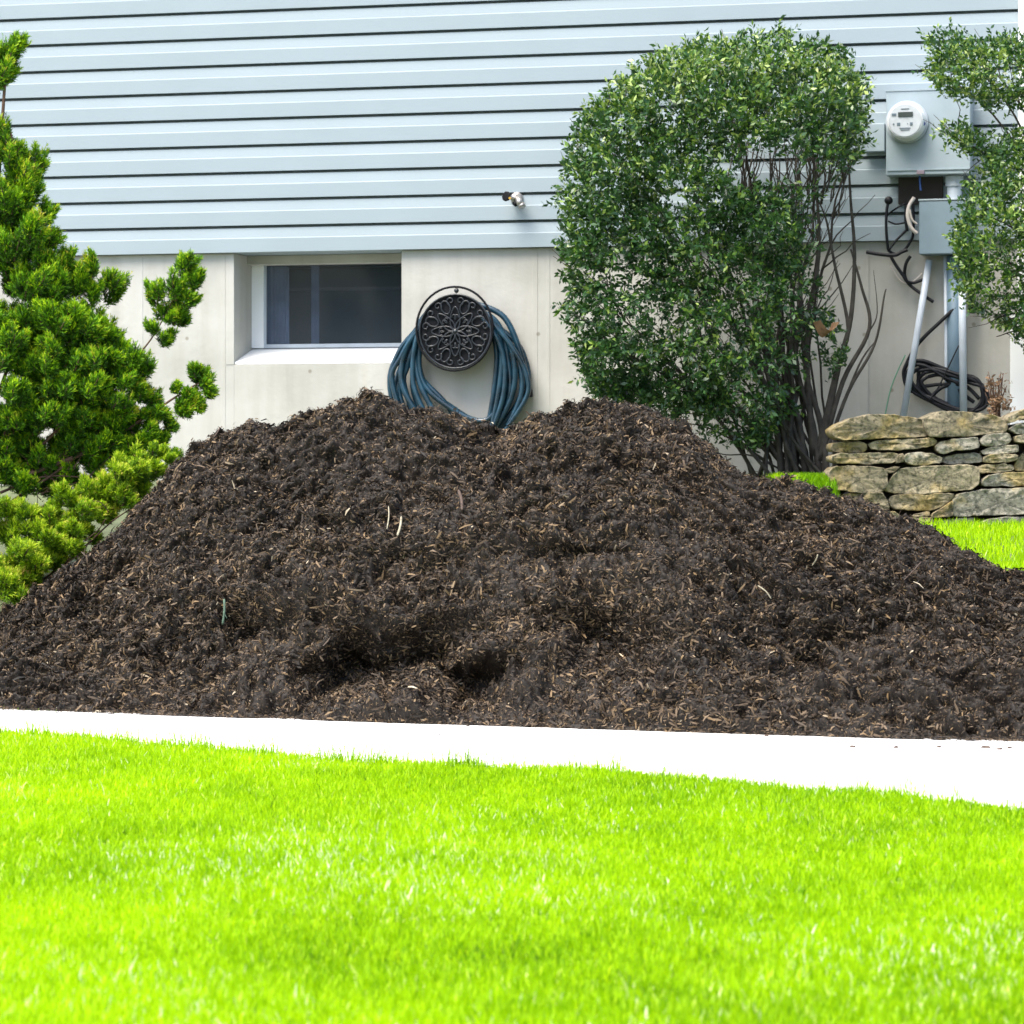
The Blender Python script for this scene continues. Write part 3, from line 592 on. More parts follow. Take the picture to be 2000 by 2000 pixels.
# ------------------------------------------------------------------ electric meter group
def px_box(mb, u0, u1, v0, v1, d0, d1):
    a = wuv(u0, 0, d1)[0]; b = wuv(u1, 0, d1)[0]; z1 = wuv((u0+u1)/2, v0, d1)[1]; z0 = wuv((u0+u1)/2, v1, d1)[1]; mb.wbox(a, b, d0, d1, z0, z1); return a, b, z0, z1
def meter():
    dB = .15
    t = empty('meter_socket_box', Wuv(1812, 342, .03), 'large pale grey metal socket box holding the round electric meter', 'electrical box')
    mb = MB(); a, b, z0, z1 = px_box(mb, 1731, 1896, 176, 341, .025, dB); mb.build('enclosure', M['box_grey'], t, bevel=.004)
    mb = MB(); mb.wbox(a-.004, b+.004, dB-.03, dB+.003, z1-.001, z1+.006); mb.build('cover_lip', M['box_grey'], t); mb = MB(); mb.wbox(a+.006, b-.006, dB+.001, dB+.005, z0+.02, z0+.024); mb.build('cover_seam', M['box_grey'], t)
    mb = MB(); s_, z_ = wuv(1797, 338, dB); mb.wbox(s_-.014, s_+.02, dB+.001, dB+.012, z_-.006, z_+.012); mb.build('latch', plain('latch', (.25, .2, .24), .5), t, bevel=.002)
    mb = MB(); mb.lathe(Wuv(1864, 345, .08)+Vector((0, 0, .002)), (0, 0, -1), [(0, .040), (.045, .040), (.046, .033), (.105, .033)], 24); mb.build('conduit_collar', M['pvc'], t, False)
    s1, z1m = wuv(1772, 239, dB)
    m = empty('electric_meter', W(s1, dB, z1m), 'round white electric meter with a small dark display on the grey box', 'electric meter')
    mb = MB(); mb.lathe(W(s1, dB+.0005, z1m), WN, [(0, .094), (.014, .094), (.016, .088)], 40); mb.build('ring', M['frame_grey'], m)
    mb = MB(); mb.lathe(W(s1, dB+.0165, z1m), WN, [(0, .086), (.06, .078), (.066, .076)], 40); mb.build('body', M['white'], m, False)
    df = dB+.0835; mb = MB(); mb.lathe(W(s1, dB+.083, z1m), WN, [(0, .074), (.003, .071)], 40); mb.build('face', M['meter_face'], m)
    df = dB+.0865
    mb = MB(); mb.wbox(s1-.030, s1+.035, df, df+.003, z1m+.016, z1m+.036); mb.build('display', M['lcd'], m)
    mk = plain('marking', (.10, .14, .17), .5)
    for dx, dz, w, h in ((-.048, .026, .010, .005), (-.028, -.016, .007, .006), (.028, -.016, .006, .006), (-.05, -.016, .003, .003), (.012, -.016, .002, .002), (0, -.034, .024, .001), (0, -.042, .020, .001), (0, .051, .018, .001)):
        mb = MB(); mb.wbox(s1+dx-w, s1+dx+w, df, df+.002, z1m+dz-h, z1m+dz+h); mb.build('printed_mark', mk, m)
    mb = MB(); mb.lathe(W(s1+.072, dB+.045, z1m-.012), WN+WA*.8, [(0, .011), (.010, .010)], 10); mb.build('seal', plain('seal', (.03, .05, .22), .4), m)
    t2 = MB(); px_box(t2, 1688, 1728, 241, 296, .024, .09); o = t2.build('side_box', M['box_grey'], None, bevel=.003); tag(o, 'small pale grey box on the siding left of the electric meter', 'electrical box')
    # dark plate added for the shadow region under the meter box
    mb = MB(); px_box(mb, 1755, 1842, 330, 398, .032, .05); o = mb.build('shadow_plate', M['brown_dark'], None, bevel=.002); tag(o, 'dark brown plate standing in for shadow on the siding under the meter box', 'shadow plate')
    # lower box
    t3 = empty('junction_box', Wuv(1842, 497, .03), 'blue grey square junction box hanging below the meter box', 'electrical box')
    mb = MB(); a, b, z0, z1 = px_box(mb, 1796, 1889, 392, 496, .032, .14); mb.build('enclosure', M['box_dark'], t3, bevel=.004)
    mb = MB(); mb.wbox(a-.004, b+.004, .06, .143, z1+.001, z1+.009); mb.build('lid', M['box_grey'], t3, bevel=.002)
    g = 'conduits below the electrical boxes'
    mb = MB(); P = [Wuv(1815, 508, .07), Wuv(1790, 660, .09), Wuv(1762, 826, .11)]; mb.tube(P, .0150, 14); o = mb.build('conduit', M['pvc'], None, True); tag(o, 'slanting pale plastic conduit running down from the junction box', 'conduit', g)
    mb = MB(); mb.tube([Wuv(1879, 560, .12), Wuv(1880, 650, .12), Wuv(1882, 820, .12)], .0165, 14); o = mb.build('conduit', M['pvc'], None, True); tag(o, 'upright pale plastic conduit in front of the black cable coil', 'conduit', g)
    mb = MB(); mb.tube([Wuv(1846, 500, .06), Wuv(1848, 700, .06), Wuv(1849, 830, .06)], .008, 10); o = mb.build('conduit', M['pvc'], None, True); tag(o, 'thinnest pale conduit beside the wide shaded pipe', 'conduit', g)
    mb = MB(); mb.tube([Wuv(1864, 500, .05), Wuv(1864, 830, .05)], .034, 20); o = mb.build('wide_conduit', M['pvc_shaded'], None, True); tag(o, 'wide shaded blue grey conduit against the foundation', 'conduit', g)
    mb = MB(); mb.tube([Wuv(1897, 555, .06), Wuv(1897, 612, .06)], .016, 12); o = mb.build('pipe_stub', M['black_rubber'], None, True); tag(o, 'short black pipe stub on the foundation beside the conduits', 'pipe')
meter()
def cable(name, pts, r, mat, label, cat='cable', tr=None, d=.06, closed=False, extra=None):
    mb = MB()
    for i, P in enumerate(pts):
        Q = []
        for k, p in enumerate(P):
            u, v = tr(p); Q.append(Wuv(u, v, d+.01*math.sin(i*1.7+k*.9)))
        mb.tube(spline(Q, 7), r if not hasattr(r, '__len__') else r[i], 8)
    if extra: extra(mb)
    o = mb.build(name, mat, None, True); return tag(o, label, cat)
t7 = lambda p: (1680+p[0]/8.05, 340+p[1]/8.05)
t5 = lambda p: (1600+p[0]/2.9725, 500+p[1]/2.9725)
cable('looped_cable', [[(450, 400), (415, 600), (410, 850), (425, 1060), (450, 1200), (560, 1255), (690, 1200), (790, 1060), (830, 950), (840, 700), (830, 480)], [(720, 460), (600, 520), (500, 585), (430, 650)], [(440, 740), (560, 785), (700, 765)], [(730, 880), (560, 1050), (460, 1180)], [(725, 480), (715, 700), (740, 900)]], [.0065, .004, .004, .0055, .007], M['black_rubber'], 'thin black cables looping beside the junction box', tr=t7, d=.065,
      extra=lambda mb: mb.lathe(Wuv(*t7((455, 420)), .05), WN, [(0, .017), (.02, .019), (.03, .012)], 12))
cable('cable_stub', [[(100, 1225), (300, 1260), (540, 1275), (640, 1230), (740, 1190)]], .0085, M['black_rubber'], 'thick black cable stub pointing left under the siding edge', tr=t7, d=.07)
cable('hanging_cable', [[(480, 1290), (560, 1430), (680, 1600), (740, 1690), (850, 1705), (1010, 1650)], [(790, 1290), (725, 1400), (698, 1550), (720, 1660), (800, 1760), (960, 1880), (1150, 2010)]], .0075, M['black_rubber'], 'black cable hanging in a narrow loop left of the slanting conduit', tr=t7, d=.05)
cable('white_cable', [[(850, 370), (770, 500), (748, 660), (800, 840), (895, 935)], [(775, 560), (820, 720), (895, 785)]], [.0085, .005], M['wire_white'], 'curved whitish cable bulging out left of the junction box', tr=t7, d=.10)
cable('pale_wire', [[(480, 1440), (620, 1660), (760, 1720), (880, 1650), (970, 1560)]], .0028, M['wire_white'], 'thin pale wire drooping on the foundation below the boxes', tr=t7, d=.03)
cable('blue_wire', [[(940, 10), (938, 120), (955, 260)]], .0045, M['wire_blue'], 'short blue wire dropping from the meter box latch', tr=t7, d=.10)
def coil():
    A = [(520, 625), (600, 612), (720, 648), (830, 685), (905, 712), (945, 780), (935, 860), (860, 905), (740, 885), (600, 820), (520, 760), (485, 680)]
    pts = [[(790, 300), (700, 385), (620, 460), (560, 530), (515, 610), (490, 690), (530, 775), (640, 840), (760, 885), (860, 900)]]
    for k in range(6):
        sx = 1-.035*k; sy = 1-.06*k; cx, cy = 740+k*14, 770+k*6
        L = [(cx+(x-740)*sx+6*math.sin(k*2.1+x), cy+(y-770)*sy+5*math.cos(k*1.7+y)) for x, y in A]
        if k > 2: L = [(x, y) for x, y in L if x > 560]
        pts.append(L+[L[0]])
    pts.append([(575, 700), (585, 650), (640, 650), (720, 700), (810, 745), (700, 745), (620, 755), (530, 760)])
    pts.append([(520, 625), (620, 640), (720, 700), (820, 790), (900, 850)])
    pts.append([(640, 830), (720, 760), (840, 750), (930, 830)])
    cable('cable_coil', pts, .0085, M['black_rubber'], 'tangled coil of black cable behind the two pale conduits', 'cable coil', tr=t5, d=.075)
coil()
cable('green_wire', [[(500, 575), (450, 680), (410, 790), (380, 940)]], .0028, M['wire_green'], 'thin green ground wire running down left of the coil', 'wire', tr=t5, d=.02)
cable('dark_wire', [[(810, 520), (745, 655), (690, 765), (640, 840)]], .003, M['black_rubber'], 'thin dark wire slanting across the cable coil', 'wire', tr=t5, d=.10)
# ------------------------------------------------------------------ stone wall
def stone_wall():
    Yw = 12.55
    t = empty('stone_wall', at(1800, 1040, Yw), 'low dry stacked wall of rough tan and grey fieldstones beside the lawn', 'stone wall')
    f6 = lambda x, y: (1600+x/4.83, 780+y/4.83)
    S = [
     [(105,285),(180,235),(290,185),(470,145),(700,150),(960,185),(990,260),(1025,345),(880,360),(600,360),(400,375),(230,385),(150,365),(110,320)],
     [(970,190),(1050,145),(1130,115),(1350,120),(1550,135),(1700,160),(1760,190),(1785,260),(1760,310),(1500,335),(1200,350),(1040,350),(1000,280)],
     [(1790,225),(1770,175),(1850,130),(1932,100),(2150,95),(2400,110),(2420,170),(2150,190),(1930,185),(1870,195)],
     [(1790,280),(1850,240),(1990,215),(2250,205),(2300,250),(2280,315),(2050,325),(1850,320)],
     [(125,420),(200,405),(380,400),(440,425),(455,470),(420,495),(200,495),(135,490)],
     [(455,425),(560,390),(700,385),(900,375),(1060,365),(1110,380),(1110,425),(1010,450),(850,470),(700,480),(600,475),(500,470)],
     [(1095,440),(1140,400),(1250,380),(1480,360),(1505,400),(1500,460),(1400,475),(1280,475),(1210,505),(1140,510),(1100,480)],
     [(1515,390),(1560,340),(1700,325),(1790,325),(1815,380),(1780,420),(1640,440),(1530,430)],
     [(1525,490),(1600,460),(1750,440),(1870,435),(1880,490),(1800,505),(1640,515),(1540,515)],
     [(1840,350),(1932,335),(2150,340),(2200,380),(2150,430),(1932,415),(1850,400)],
     [(120,540),(180,510),(450,510),(700,505),(750,515),(720,590),(600,605),(350,605),(170,600),(125,580)],
     [(750,520),(790,512),(800,590),(725,598)],
     [(800,540),(850,505),(980,500),(1080,520),(1160,550),(1150,600),(1020,615),(860,615),(815,590)],
     [(1160,590),(1210,535),(1330,515),(1520,505),(1545,540),(1540,590),(1400,600),(1250,610)],
     [(1550,545),(1620,525),(1750,520),(1870,525),(1865,570),(1780,585),(1620,595),(1550,590)],
     [(95,690),(140,640),(300,630),(450,640),(600,650),(640,700),(640,800),(590,870),(400,880),(150,850),(90,800)],
     [(620,660),(700,635),(760,640),(700,690),(640,690)],
     [(630,860),(690,740),(760,660),(900,640),(1150,635),(1350,620),(1470,635),(1500,700),(1490,800),(1430,850),(1250,860),(1050,890),(900,895),(720,880)],
     [(1480,650),(1550,620),(1750,615),(1830,620),(1835,670),(1700,685),(1520,695)],
     [(1520,790),(1540,750),(1600,720),(1750,695),(1990,690),(2120,720),(2100,800),(1850,815),(1650,815),(1540,815)],
     [(1840,640),(1880,560),(1932,510),(2100,450),(2260,460),(2280,600),(2200,670),(1860,675)],
     [(665,950),(700,910),(850,900),(1000,905),(1150,890),(1260,895),(1260,925),(1180,1000),(1060,1040),(850,1045),(720,1035),(680,1000)],
     [(1255,950),(1300,900),(1500,860),(1750,845),(2050,835),(2120,950),(2080,1075),(1800,1085),(1500,1090),(1330,1105),(1265,1100),(1265,1030)],
     [(1060,1085),(1180,1010),(1250,960),(1260,1100),(1150,1110),(1060,1110)],
     [(880,1090),(1040,1055),(1045,1100),(900,1110)],
     [(1085,1180),(1130,1150),(1300,1130),(1460,1120),(1480,1170),(1440,1235),(1250,1255),(1120,1250)],
     [(1480,1190),(1560,1140),(1700,1120),(1900,1110),(2090,1110),(2100,1240),(1700,1250),(1500,1240)],
     [(800,1120),(1060,1118),(1080,1180),(1050,1250),(820,1240)],
     [(120,900),(400,890),(590,885),(640,960),(660,1040),(400,1050),(130,1030)],
     [(130,1050),(400,1060),(700,1060),(780,1110),(770,1230),(400,1240),(140,1200)]]
    for r, (y0, y1) in enumerate([(335, 440), (450, 560), (700, 820), (840, 960), (970, 1090), (1110, 1240), (110, 195), (210, 320), (570, 690)]):   # the wall runs on to the right
        x = 2130+(r*61) % 140 if r not in (6, 7) else 2440
        if r == 7: x = 2310
        if r in (0, 1, 8): x = 2300
        while x < 3600:
            w = random.uniform(180, 420); S.append([(x, y0+25), (x+25, y0+4), (x+w*.5, y0+random.uniform(-6, 8)), (x+w-25, y0+5), (x+w, y0+30), (x+w-5, y1-20), (x+w-30, y1-3), (x+w*.4, y1), (x+20, y1-4), (x-3, y1-25)]); x += w+14
    for i, P in enumerate(S):
        big = (max(p[0] for p in P)-min(p[0] for p in P)) > 700
        pts = [Vector((*p, 0)) for p in P]; L = []
        for k in range(len(pts)):
            a, b = pts[k], pts[(k+1) % len(pts)]; n = max(1, int((b-a).length/26))
            for q in range(n): L.append(a.lerp(b, q/n))
        L = [(L[k-1]+L[k]*5+L[(k+1) % len(L)])/7 for k in range(len(L))]
        c = sum(L, Vector((0, 0, 0)))/len(L)
        L = [c+(p-c)*(1+4/max(60, (p-c).length))+Vector((random.uniform(-3, 3), random.uniform(-2.5, 2.5), 0)) for p in L]
        prot = random.uniform(-.02, .02)+(-.02 if i < 3 else 0); dep = .26
        wid = (max(p.x for p in L)-min(p.x for p in L)); hei = (max(p.y for p in L)-min(p.y for p in L))
        tiltx = random.uniform(-.03, .03); tilty = random.uniform(-.05, .10)
        rings = [(dep, 0), (dep*.3, -2), (.010, -4), (.001, -3), (-.001, 0), (0, 9), (0, 22), (0, 48)]
        V = []; n = len(L)
        for dy, ins in rings:
            for p in L:
                d = p-c; Lh = max(1, d.length); dist_scale = 1-min(ins/(hei*.5), .92) if abs(d.y) > abs(d.x)*hei/max(wid, 1) else 1-min(ins/(hei*.5), .92)*hei/max(wid, 1)
                sx = 1-min(ins/(wid*.5), .85); sy = 1-min(ins/(hei*.5), .85)
                q = c+Vector((d.x*sx, d.y*sy, 0)); u, v = f6(q.x, q.y)
                nz = mnoise.fractal(Vector((q.x*.011, q.y*.014, i*7.3+dy*3)), .8, 2.0, 5)*.014
                Y = Yw+prot+dy-nz+tiltx*d.x/400+tilty*d.y/400*(.35)
                pp = at(u, v, Yw); pp.y = Y; pp.z += nz*.22; pp.x += nz*.15; V.append(pp)
        fs = []
        for a in range(len(rings)-1):
            for k in range(n): fs.append((a*n+k, a*n+(k+1) % n, (a+1)*n+(k+1) % n, (a+1)*n+k))
        cc = sum(V[-n:], Vector((0, 0, 0)))/n; V.append(cc); ci = len(V)-1
        for k in range(n): fs.append(((len(rings)-1)*n+k, (len(rings)-1)*n+(k+1) % n, ci))
        fs.append(tuple(range(n))[::-1])
        mb = MB(); mb.add(V, fs); mb.build('stone', STONE[[0, 0, 1, 2, 3, 1, 2, 2, 2, 1, 1, 3, 2, 2, 1, 0, 3, 1, 1, 2, 3, 0, 2, 3, 3, 2, 2][i] if i < 27 else i % 4], t, True)
    mb = MB(); a = at(1640, 850, Yw); b = at(2330, 850, Yw); zt = at(1700, 830, Yw).z; zb = .45
    vs = [(a.x, Yw+.10, zb), (b.x, Yw+.10, zb), (b.x, Yw+.30, zb), (a.x, Yw+.30, zb), (a.x, Yw+.10, zt), (b.x, Yw+.10, zt), (b.x, Yw+.30, zt), (a.x, Yw+.30, zt)]
    mb.add(vs, [(0, 1, 5, 4), (1, 2, 6, 5), (2, 3, 7, 6), (3, 0, 4, 7), (4, 5, 6, 7)]); mb.build('rubble_core', M['soil'], t)
stone_wall()
# ------------------------------------------------------------------ foliage engines
def inpoly(x, y, P):
    x = np.asarray(x); y = np.asarray(y); c = np.zeros(x.shape, bool); n = len(P)
    for i in range(n):
        x1, y1 = P[i]; x2, y2 = P[i-1]
        m = ((y1 > y) != (y2 > y)) & (x < (x2-x1)*(y-y1)/((y2-y1)+1e-9)+x1); c ^= m
    return c
def dpoly(x, y, P):
    d = np.full(np.shape(x), 1e9); n = len(P)
    for i in range(n):
        x1, y1 = P[i-1]; x2, y2 = P[i]; L = (x2-x1)**2+(y2-y1)**2+1e-9
        t = np.clip(((x-x1)*(x2-x1)+(y-y1)*(y2-y1))/L, 0, 1); d = np.minimum(d, np.hypot(x-x1-t*(x2-x1), y-y1-t*(y2-y1)))
    return d
def sample_poly(P, n, gaps=(), edge=0):
    P = [(a, b) for a, b in P]; xs = [p[0] for p in P]; ys = [p[1] for p in P]; U = []; Vv = []
    tot = 0
    while tot < n:
        x = RNG.uniform(min(xs), max(xs), n*2); y = RNG.uniform(min(ys), max(ys), n*2); k = inpoly(x, y, P)
        for gx, gy, rx, ry, keep in gaps:
            q = np.clip(1-((x-gx)/rx)**2-((y-gy)/ry)**2, 0, 1)**.5; k &= RNG.random(len(x)) > q*(1-keep)
        U.append(x[k]); Vv.append(y[k]); tot += k.sum()
    return np.concatenate(U)[:n], np.concatenate(Vv)[:n]
def px3(u, v, Y):                 # disp px arrays -> world at depth Y
    u = u*K; v = v*K
    dy = FWD.y+(1000-v)/F*UPV.y; dz = FWD.z+(1000-v)/F*UPV.z; t = Y/dy
    return np.stack([(u-1000)/F*t, Y, CAMZ+dz*t], -1)
def unit(a): return a/np.maximum(np.linalg.norm(a, axis=-1, keepdims=True), 1e-9)
def shoots(polys, Yc, H, mmpp, n, nl, leaf, wid, slen, gaps, bright_top=0, inner=.2, Rpx=110, updir=.5):
    """leafy shoots through the crown volume; returns quads of leaves"""
    Vs = []; Ts = []
    for P, share in polys:
        m = int(n*share); U, Vv = sample_poly(P, m, gaps)
        d = dpoly(U, Vv, P); q = np.clip(d/Rpx, 0, 1); h = H*np.sqrt(np.clip(1-(1-q)**2, 0.02, 1))
        side = np.where(RNG.random(m) < .72, -1, 1); rr = np.where(RNG.random(m) < inner, RNG.uniform(0, .8, m), RNG.uniform(.72, 1.0, m))
        lump = 1+.38*fbm(U/34, Vv/34, 61, 2)
        off = side*h*rr*lump; rag = np.where(RNG.random(m) < .3, 11, 4); Pos = px3(U+RNG.normal(0, 1, m)*rag, Vv+RNG.normal(0, 1, m)*rag, Yc+off)
        cx = np.mean([p[0] for p in P]); cy = np.mean([p[1] for p in P])
        out = np.stack([(U-cx)/160*.8, off/H, -(Vv-cy)/200*.8+updir], -1); Dr = unit(unit(out)+RNG.normal(0, .45, (m, 3)))
        base = Pos-Dr*slen*.8
        base_t = RNG.normal(.5, .10, m)
        for k in range(nl):
            f = (k+.6)/nl; c = base+Dr*slen*f
            sd = unit(np.cross(Dr, RNG.normal(0, 1, (m, 3)))); ax = unit(Dr*RNG.uniform(.3, 1.1, (m, 1))+sd*RNG.uniform(.5, 1.1, (m, 1)))
            nr = unit(np.cross(ax, RNG.normal(0, 1, (m, 3))*.8+np.cross(ax, Dr+np.array([0, 0, .4])))); wv = nr
            L = (leaf*RNG.uniform(.6, 1.15, m))[:, None]; w = L*wid*RNG.uniform(.8, 1.15, (m, 1)); nn = np.cross(ax, wv)
            a = c; mid = c+ax*L*.5+nn*L*.07; tip = c+ax*L
            o = np.stack([a, mid+wv*w*.5, tip, mid-wv*w*.5], 1); Vs.append(o.reshape(-1, 3))
            t = base_t+RNG.normal(0, .16, m)+.12*f; t = np.clip(t, 0, .98); t = np.where(RNG.random(m) < .0025, 1.0, t); Ts.append(np.repeat(t, 4))
    V = np.concatenate(Vs); return V, np.arange(len(V)).reshape(-1, 4), np.concatenate(Ts)
def grow(mb, a, b, r0, r1, sag=.0, wig=.03, n=9, ns=6):
    a = Vector(a); b = Vector(b); L = (b-a).length; pts = []; ph = random.uniform(0, 99)
    for k in range(n+1):
        t = k/n; p = a.lerp(b, t)+Vector((0, 0, -sag*math.sin(t*math.pi)*L))
        w = wig*L*math.sin(t*math.pi); p += Vector((mnoise.noise(Vector((ph, t*2.3, 0))), mnoise.noise(Vector((ph, t*2.3, 9))), mnoise.noise(Vector((ph, t*2.3, 19)))))*w*2; pts.append(p)
    mb.tube(pts, [r0+(r1-r0)*k/n for k in range(n+1)], ns); return pts
# ------------------------------------------------------------------ big shrub
def big_shrub():
    Y = 13.28
    crown = [(1165,150),(1205,122),(1250,95),(1300,80),(1350,70),(1400,66),(1440,62),(1475,50),(1510,66),(1560,82),(1600,100),(1625,135),(1640,175),(1640,235),(1628,290),(1605,330),(1575,345),(1560,400),(1545,450),(1555,520),(1568,590),(1545,640),(1525,700),(1500,760),(1480,800),(1440,835),(1400,820),(1350,790),(1300,775),(1240,765),(1185,762),(1130,745),(1105,720),(1085,660),(1078,620),(1060,575),(1078,555),(1058,520),(1052,470),(1056,420),(1052,380),(1058,330),(1064,280),(1078,240),(1102,205),(1130,175)]
    sidew = [(1555,600),(1580,610),(1600,640),(1585,700),(1560,690),(1545,650)]
    gaps = [(1465, 312, 115, 60, .0), (1585, 430, 80, 150, .0), (1500, 660, 60, 110, .3), (1400, 300, 60, 35, .3), (1275, 372, 42, 30, .1), (1170, 530, 60, 45, .35), (1230, 620, 60, 40, .35), (1330, 500, 50, 35, .5), (1160, 700, 50, 30, .4), (1270, 715, 60, 35, .3), (1400, 560, 40, 60, .5), (1520, 560, 50, 60, .4), (1350, 640, 50, 40, .5), (1260, 210, 40, 22, .4), (1430, 720, 60, 60, .45), (1500, 700, 40, 80, .35), (1180, 610, 30, 25, .3), (1380, 790, 60, 40, .3)]
    root = empty('evergreen_shrub', at(1552, 925, Y), 'large rounded dark green broadleaf shrub with many bare stems at its base', 'shrub')
    low = [(1085,640),(1150,660),(1300,700),(1420,760),(1440,840),(1390,845),(1330,800),(1240,775),(1170,765),(1110,740)]
    V, Q, T = shoots([(crown, .93), (low, .06), (sidew, .006)], Y, .44, 2.3, 5000, 12, .032, .42, .085, gaps, inner=.12)
    top = np.clip((V[:, 2]-1.75)/.7, 0, 1); T = np.clip(T+.20*top*RNG.uniform(.3, 1.3, len(T)//4).repeat(4), 0, 1)  # upper leaves tinted lighter: light from above put into their colour
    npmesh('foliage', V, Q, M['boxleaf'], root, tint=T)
    mb = MB(); random.seed(3)
    B = at(1552, 935, Y)
    targets = []
    for k in range(20):
        u, v = sample_poly(crown, 1, [(1640, 400, 130, 400, 0)]); u = float(u[0]); v = float(v[0])
        if v > 620 and u > 1400: v -= 250
        targets.append((u, v))
    targets += [(1120, 640), (1150, 560), (1250, 500), (1330, 420), (1470, 200), (1520, 180), (1560, 160), (1600, 250)]
    for (u, v) in targets:
        b0 = B+Vector((random.uniform(-.16, .16), random.uniform(-.12, .12), -.08))
        e = at(u*K, v*K, Y+random.uniform(-.3, .3)); 
        mid = b0.lerp(e, .5)+Vector((0, 0, .10)); pts = spline([b0, mid, e], 8)
        pts = [p+Vector((mnoise.noise(p*5), mnoise.noise(p*5+Vector((7, 0, 0))), 0))*.03 for p in pts]
        r0 = random.uniform(.006, .013); mb.tube(pts, [r0*(1-.8*k/16) for k in range(17)], 7)
        for _ in range(7):
            i = random.randint(6, 14); p = pts[i]; L = random.uniform(.15, .4); dr = (pts[i+1]-pts[i-1]).normalized()+Vector((random.gauss(0, .4), random.gauss(0, .4), random.gauss(.1, .3)))
            grow(mb, p, p+dr.normalized()*L, r0*.35, .0013, n=6, wig=.07, ns=5)
    # vertical twigs that show through the thin patch
    for k in range(46):
        u = random.uniform(1390, 1620); v = random.uniform(250, 300); a = at((u+random.uniform(-40, 10))*K, (v+random.uniform(70, 150))*K, Y+random.uniform(-.2, .2)); grow(mb, a, at(u*K, v*K, a.y), .0042, .0018, n=6, wig=.06, ns=5)
    # bare stems on the right side
    def px(pts, r0, r1):
        P = spline([at(u*K, v*K, Y-.05) for u, v in pts], 6); mb.tube(P, [r0+(r1-r0)*k/(len(P)-1) for k in range(len(P))], 7)
    px([(1545, 870), (1580, 700), (1605, 600), (1612, 480), (1605, 380), (1600, 290)], .015, .004)
    px([(1550, 860), (1590, 720), (1640, 620), (1625, 540), (1605, 470)], .013, .004)
    px([(1560, 850), (1600, 740), (1650, 650), (1668, 560), (1672, 545)], .010, .002)
    px([(1565, 830), (1620, 690), (1655, 640)], .007, .002); px([(1640, 625), (1655, 590), (1648, 510)], .004, .001)
    px([(1535, 860), (1520, 640), (1540, 520), (1545, 430), (1535, 300)], .016, .005)
    px([(1540, 860), (1580, 690), (1600, 620), (1575, 500), (1560, 420), (1545, 380)], .012, .003)
    px([(1500, 880), (1460, 760), (1400, 640), (1360, 560)], .014, .005)
    px([(1480, 880), (1420, 800), (1340, 740), (1250, 700)], .010, .003)
    px([(1460, 880), (1400, 840), (1330, 805), (1290, 800)], .006, .002); px([(1450, 860), (1390, 800), (1300, 780), (1270, 790)], .005, .0015); px([(1480, 890), (1420, 860), (1370, 858), (1340, 850)], .005, .0015)
    for u in (1475, 1500, 1520, 1490, 1545, 1560): px([(u, 900), (u-12, 800), (u-40, 700), (u-50, 560)], .017, .007)
    mb.build('stem_cluster', M['bark'], root, True)
    mb = MB(); Vv = []
    for k in range(9):
        t = k/8; u = 1535+55*t; v = 612+20*math.sin(t*3)-8; w = 13*math.sin(math.pi*min(.98, t*.85+.1)); u = 1548+36*t; a = at(u*K, v*K, Y-.30-.03*t); b = at((u-14)*K, (v+w)*K, Y-.27); Vv += [a, b]
    mb.add(Vv, [(2*k, 2*k+2, 2*k+3, 2*k+1) for k in range(8)]); o = mb.build('dead_leaf', M['dead_leaf'], root, True); o['label'] = 'curled brown dead leaf caught among the bare stems'
big_shrub()
def right_shrub():
    Y = 12.95
    up = [(1742,62),(1790,58),(1850,78),(1900,68),(1960,60),(2080,70),(2120,180),(2000,215),(1930,205),(1880,196),(1800,180),(1748,148),(1755,100)]
    mid = [(1838,330),(1812,390),(1795,460),(1800,545),(1840,590),(1880,610),(1930,650),(2060,690),(2160,600),(2180,300),(2060,215),(1960,225),(1900,250),(1860,290)]
    spr = [(1758,240),(1800,225),(1860,245),(1900,270),(1860,290),(1800,270)]
    gaps = [(1905, 140, 45, 30, .15), (1910, 210, 25, 20, .3), (1890, 560, 50, 50, .35), (1930, 500, 20, 40, .4), (1850, 440, 25, 30, .5), (1810, 110, 25, 14, .4)]
    root = empty('corner_shrub', at(2120*K, 830*K, Y), 'loose green shrub at the right edge reaching in front of the meter', 'shrub')
    V, Q, T = shoots([(up, .24), (mid, .70), (spr, .022)], Y, .30, 2.3, 4500, 9, .027, .45, .07, gaps, Rpx=90)
    npmesh('foliage', V, Q, M['boxleaf'], root, tint=np.where(T < .99, np.clip(T+.16, 0, .985), T))
    mb = MB(); B = at(2120*K, 850*K, Y); random.seed(5)
    for (u, v) in [(1760, 130), (1790, 90), (1850, 110), (1900, 90), (1960, 120), (1780, 250), (1830, 400), (1820, 480), (1860, 560), (1870, 600), (1890, 520), (1940, 400), (1900, 300), (2000, 300), (2050, 400), (2100, 300), (2000, 500), (1950, 600), (1880, 635), (2060, 560)]:
        e = at(u*K, v*K, Y+random.uniform(-.2, .2)); b0 = B+Vector((random.uniform(-.1, .1), random.uniform(-.1, .1), -.05)); k_ = at(2040*K, (v*.5+330)*K, Y)
        pts = spline([b0, b0.lerp(k_, .6), k_.lerp(e, .5)+Vector((0, 0, .03)), e], 6); mb.tube(pts, [.010*(1-.82*i/(len(pts)-1)) for i in range(len(pts))], 6)
        for _ in range(7):
            i = random.randint(8, 16); p = pts[i]; dr = (pts[i+1]-pts[i-1]).normalized()+Vector((random.gauss(0, .5), random.gauss(0, .4), random.gauss(0, .5))); grow(mb, p, p+dr.normalized()*random.uniform(.1, .25), .003, .001, n=5, wig=.06, ns=5)
    mb.build('stem_cluster', M['bark'], root, True)
right_shrub()
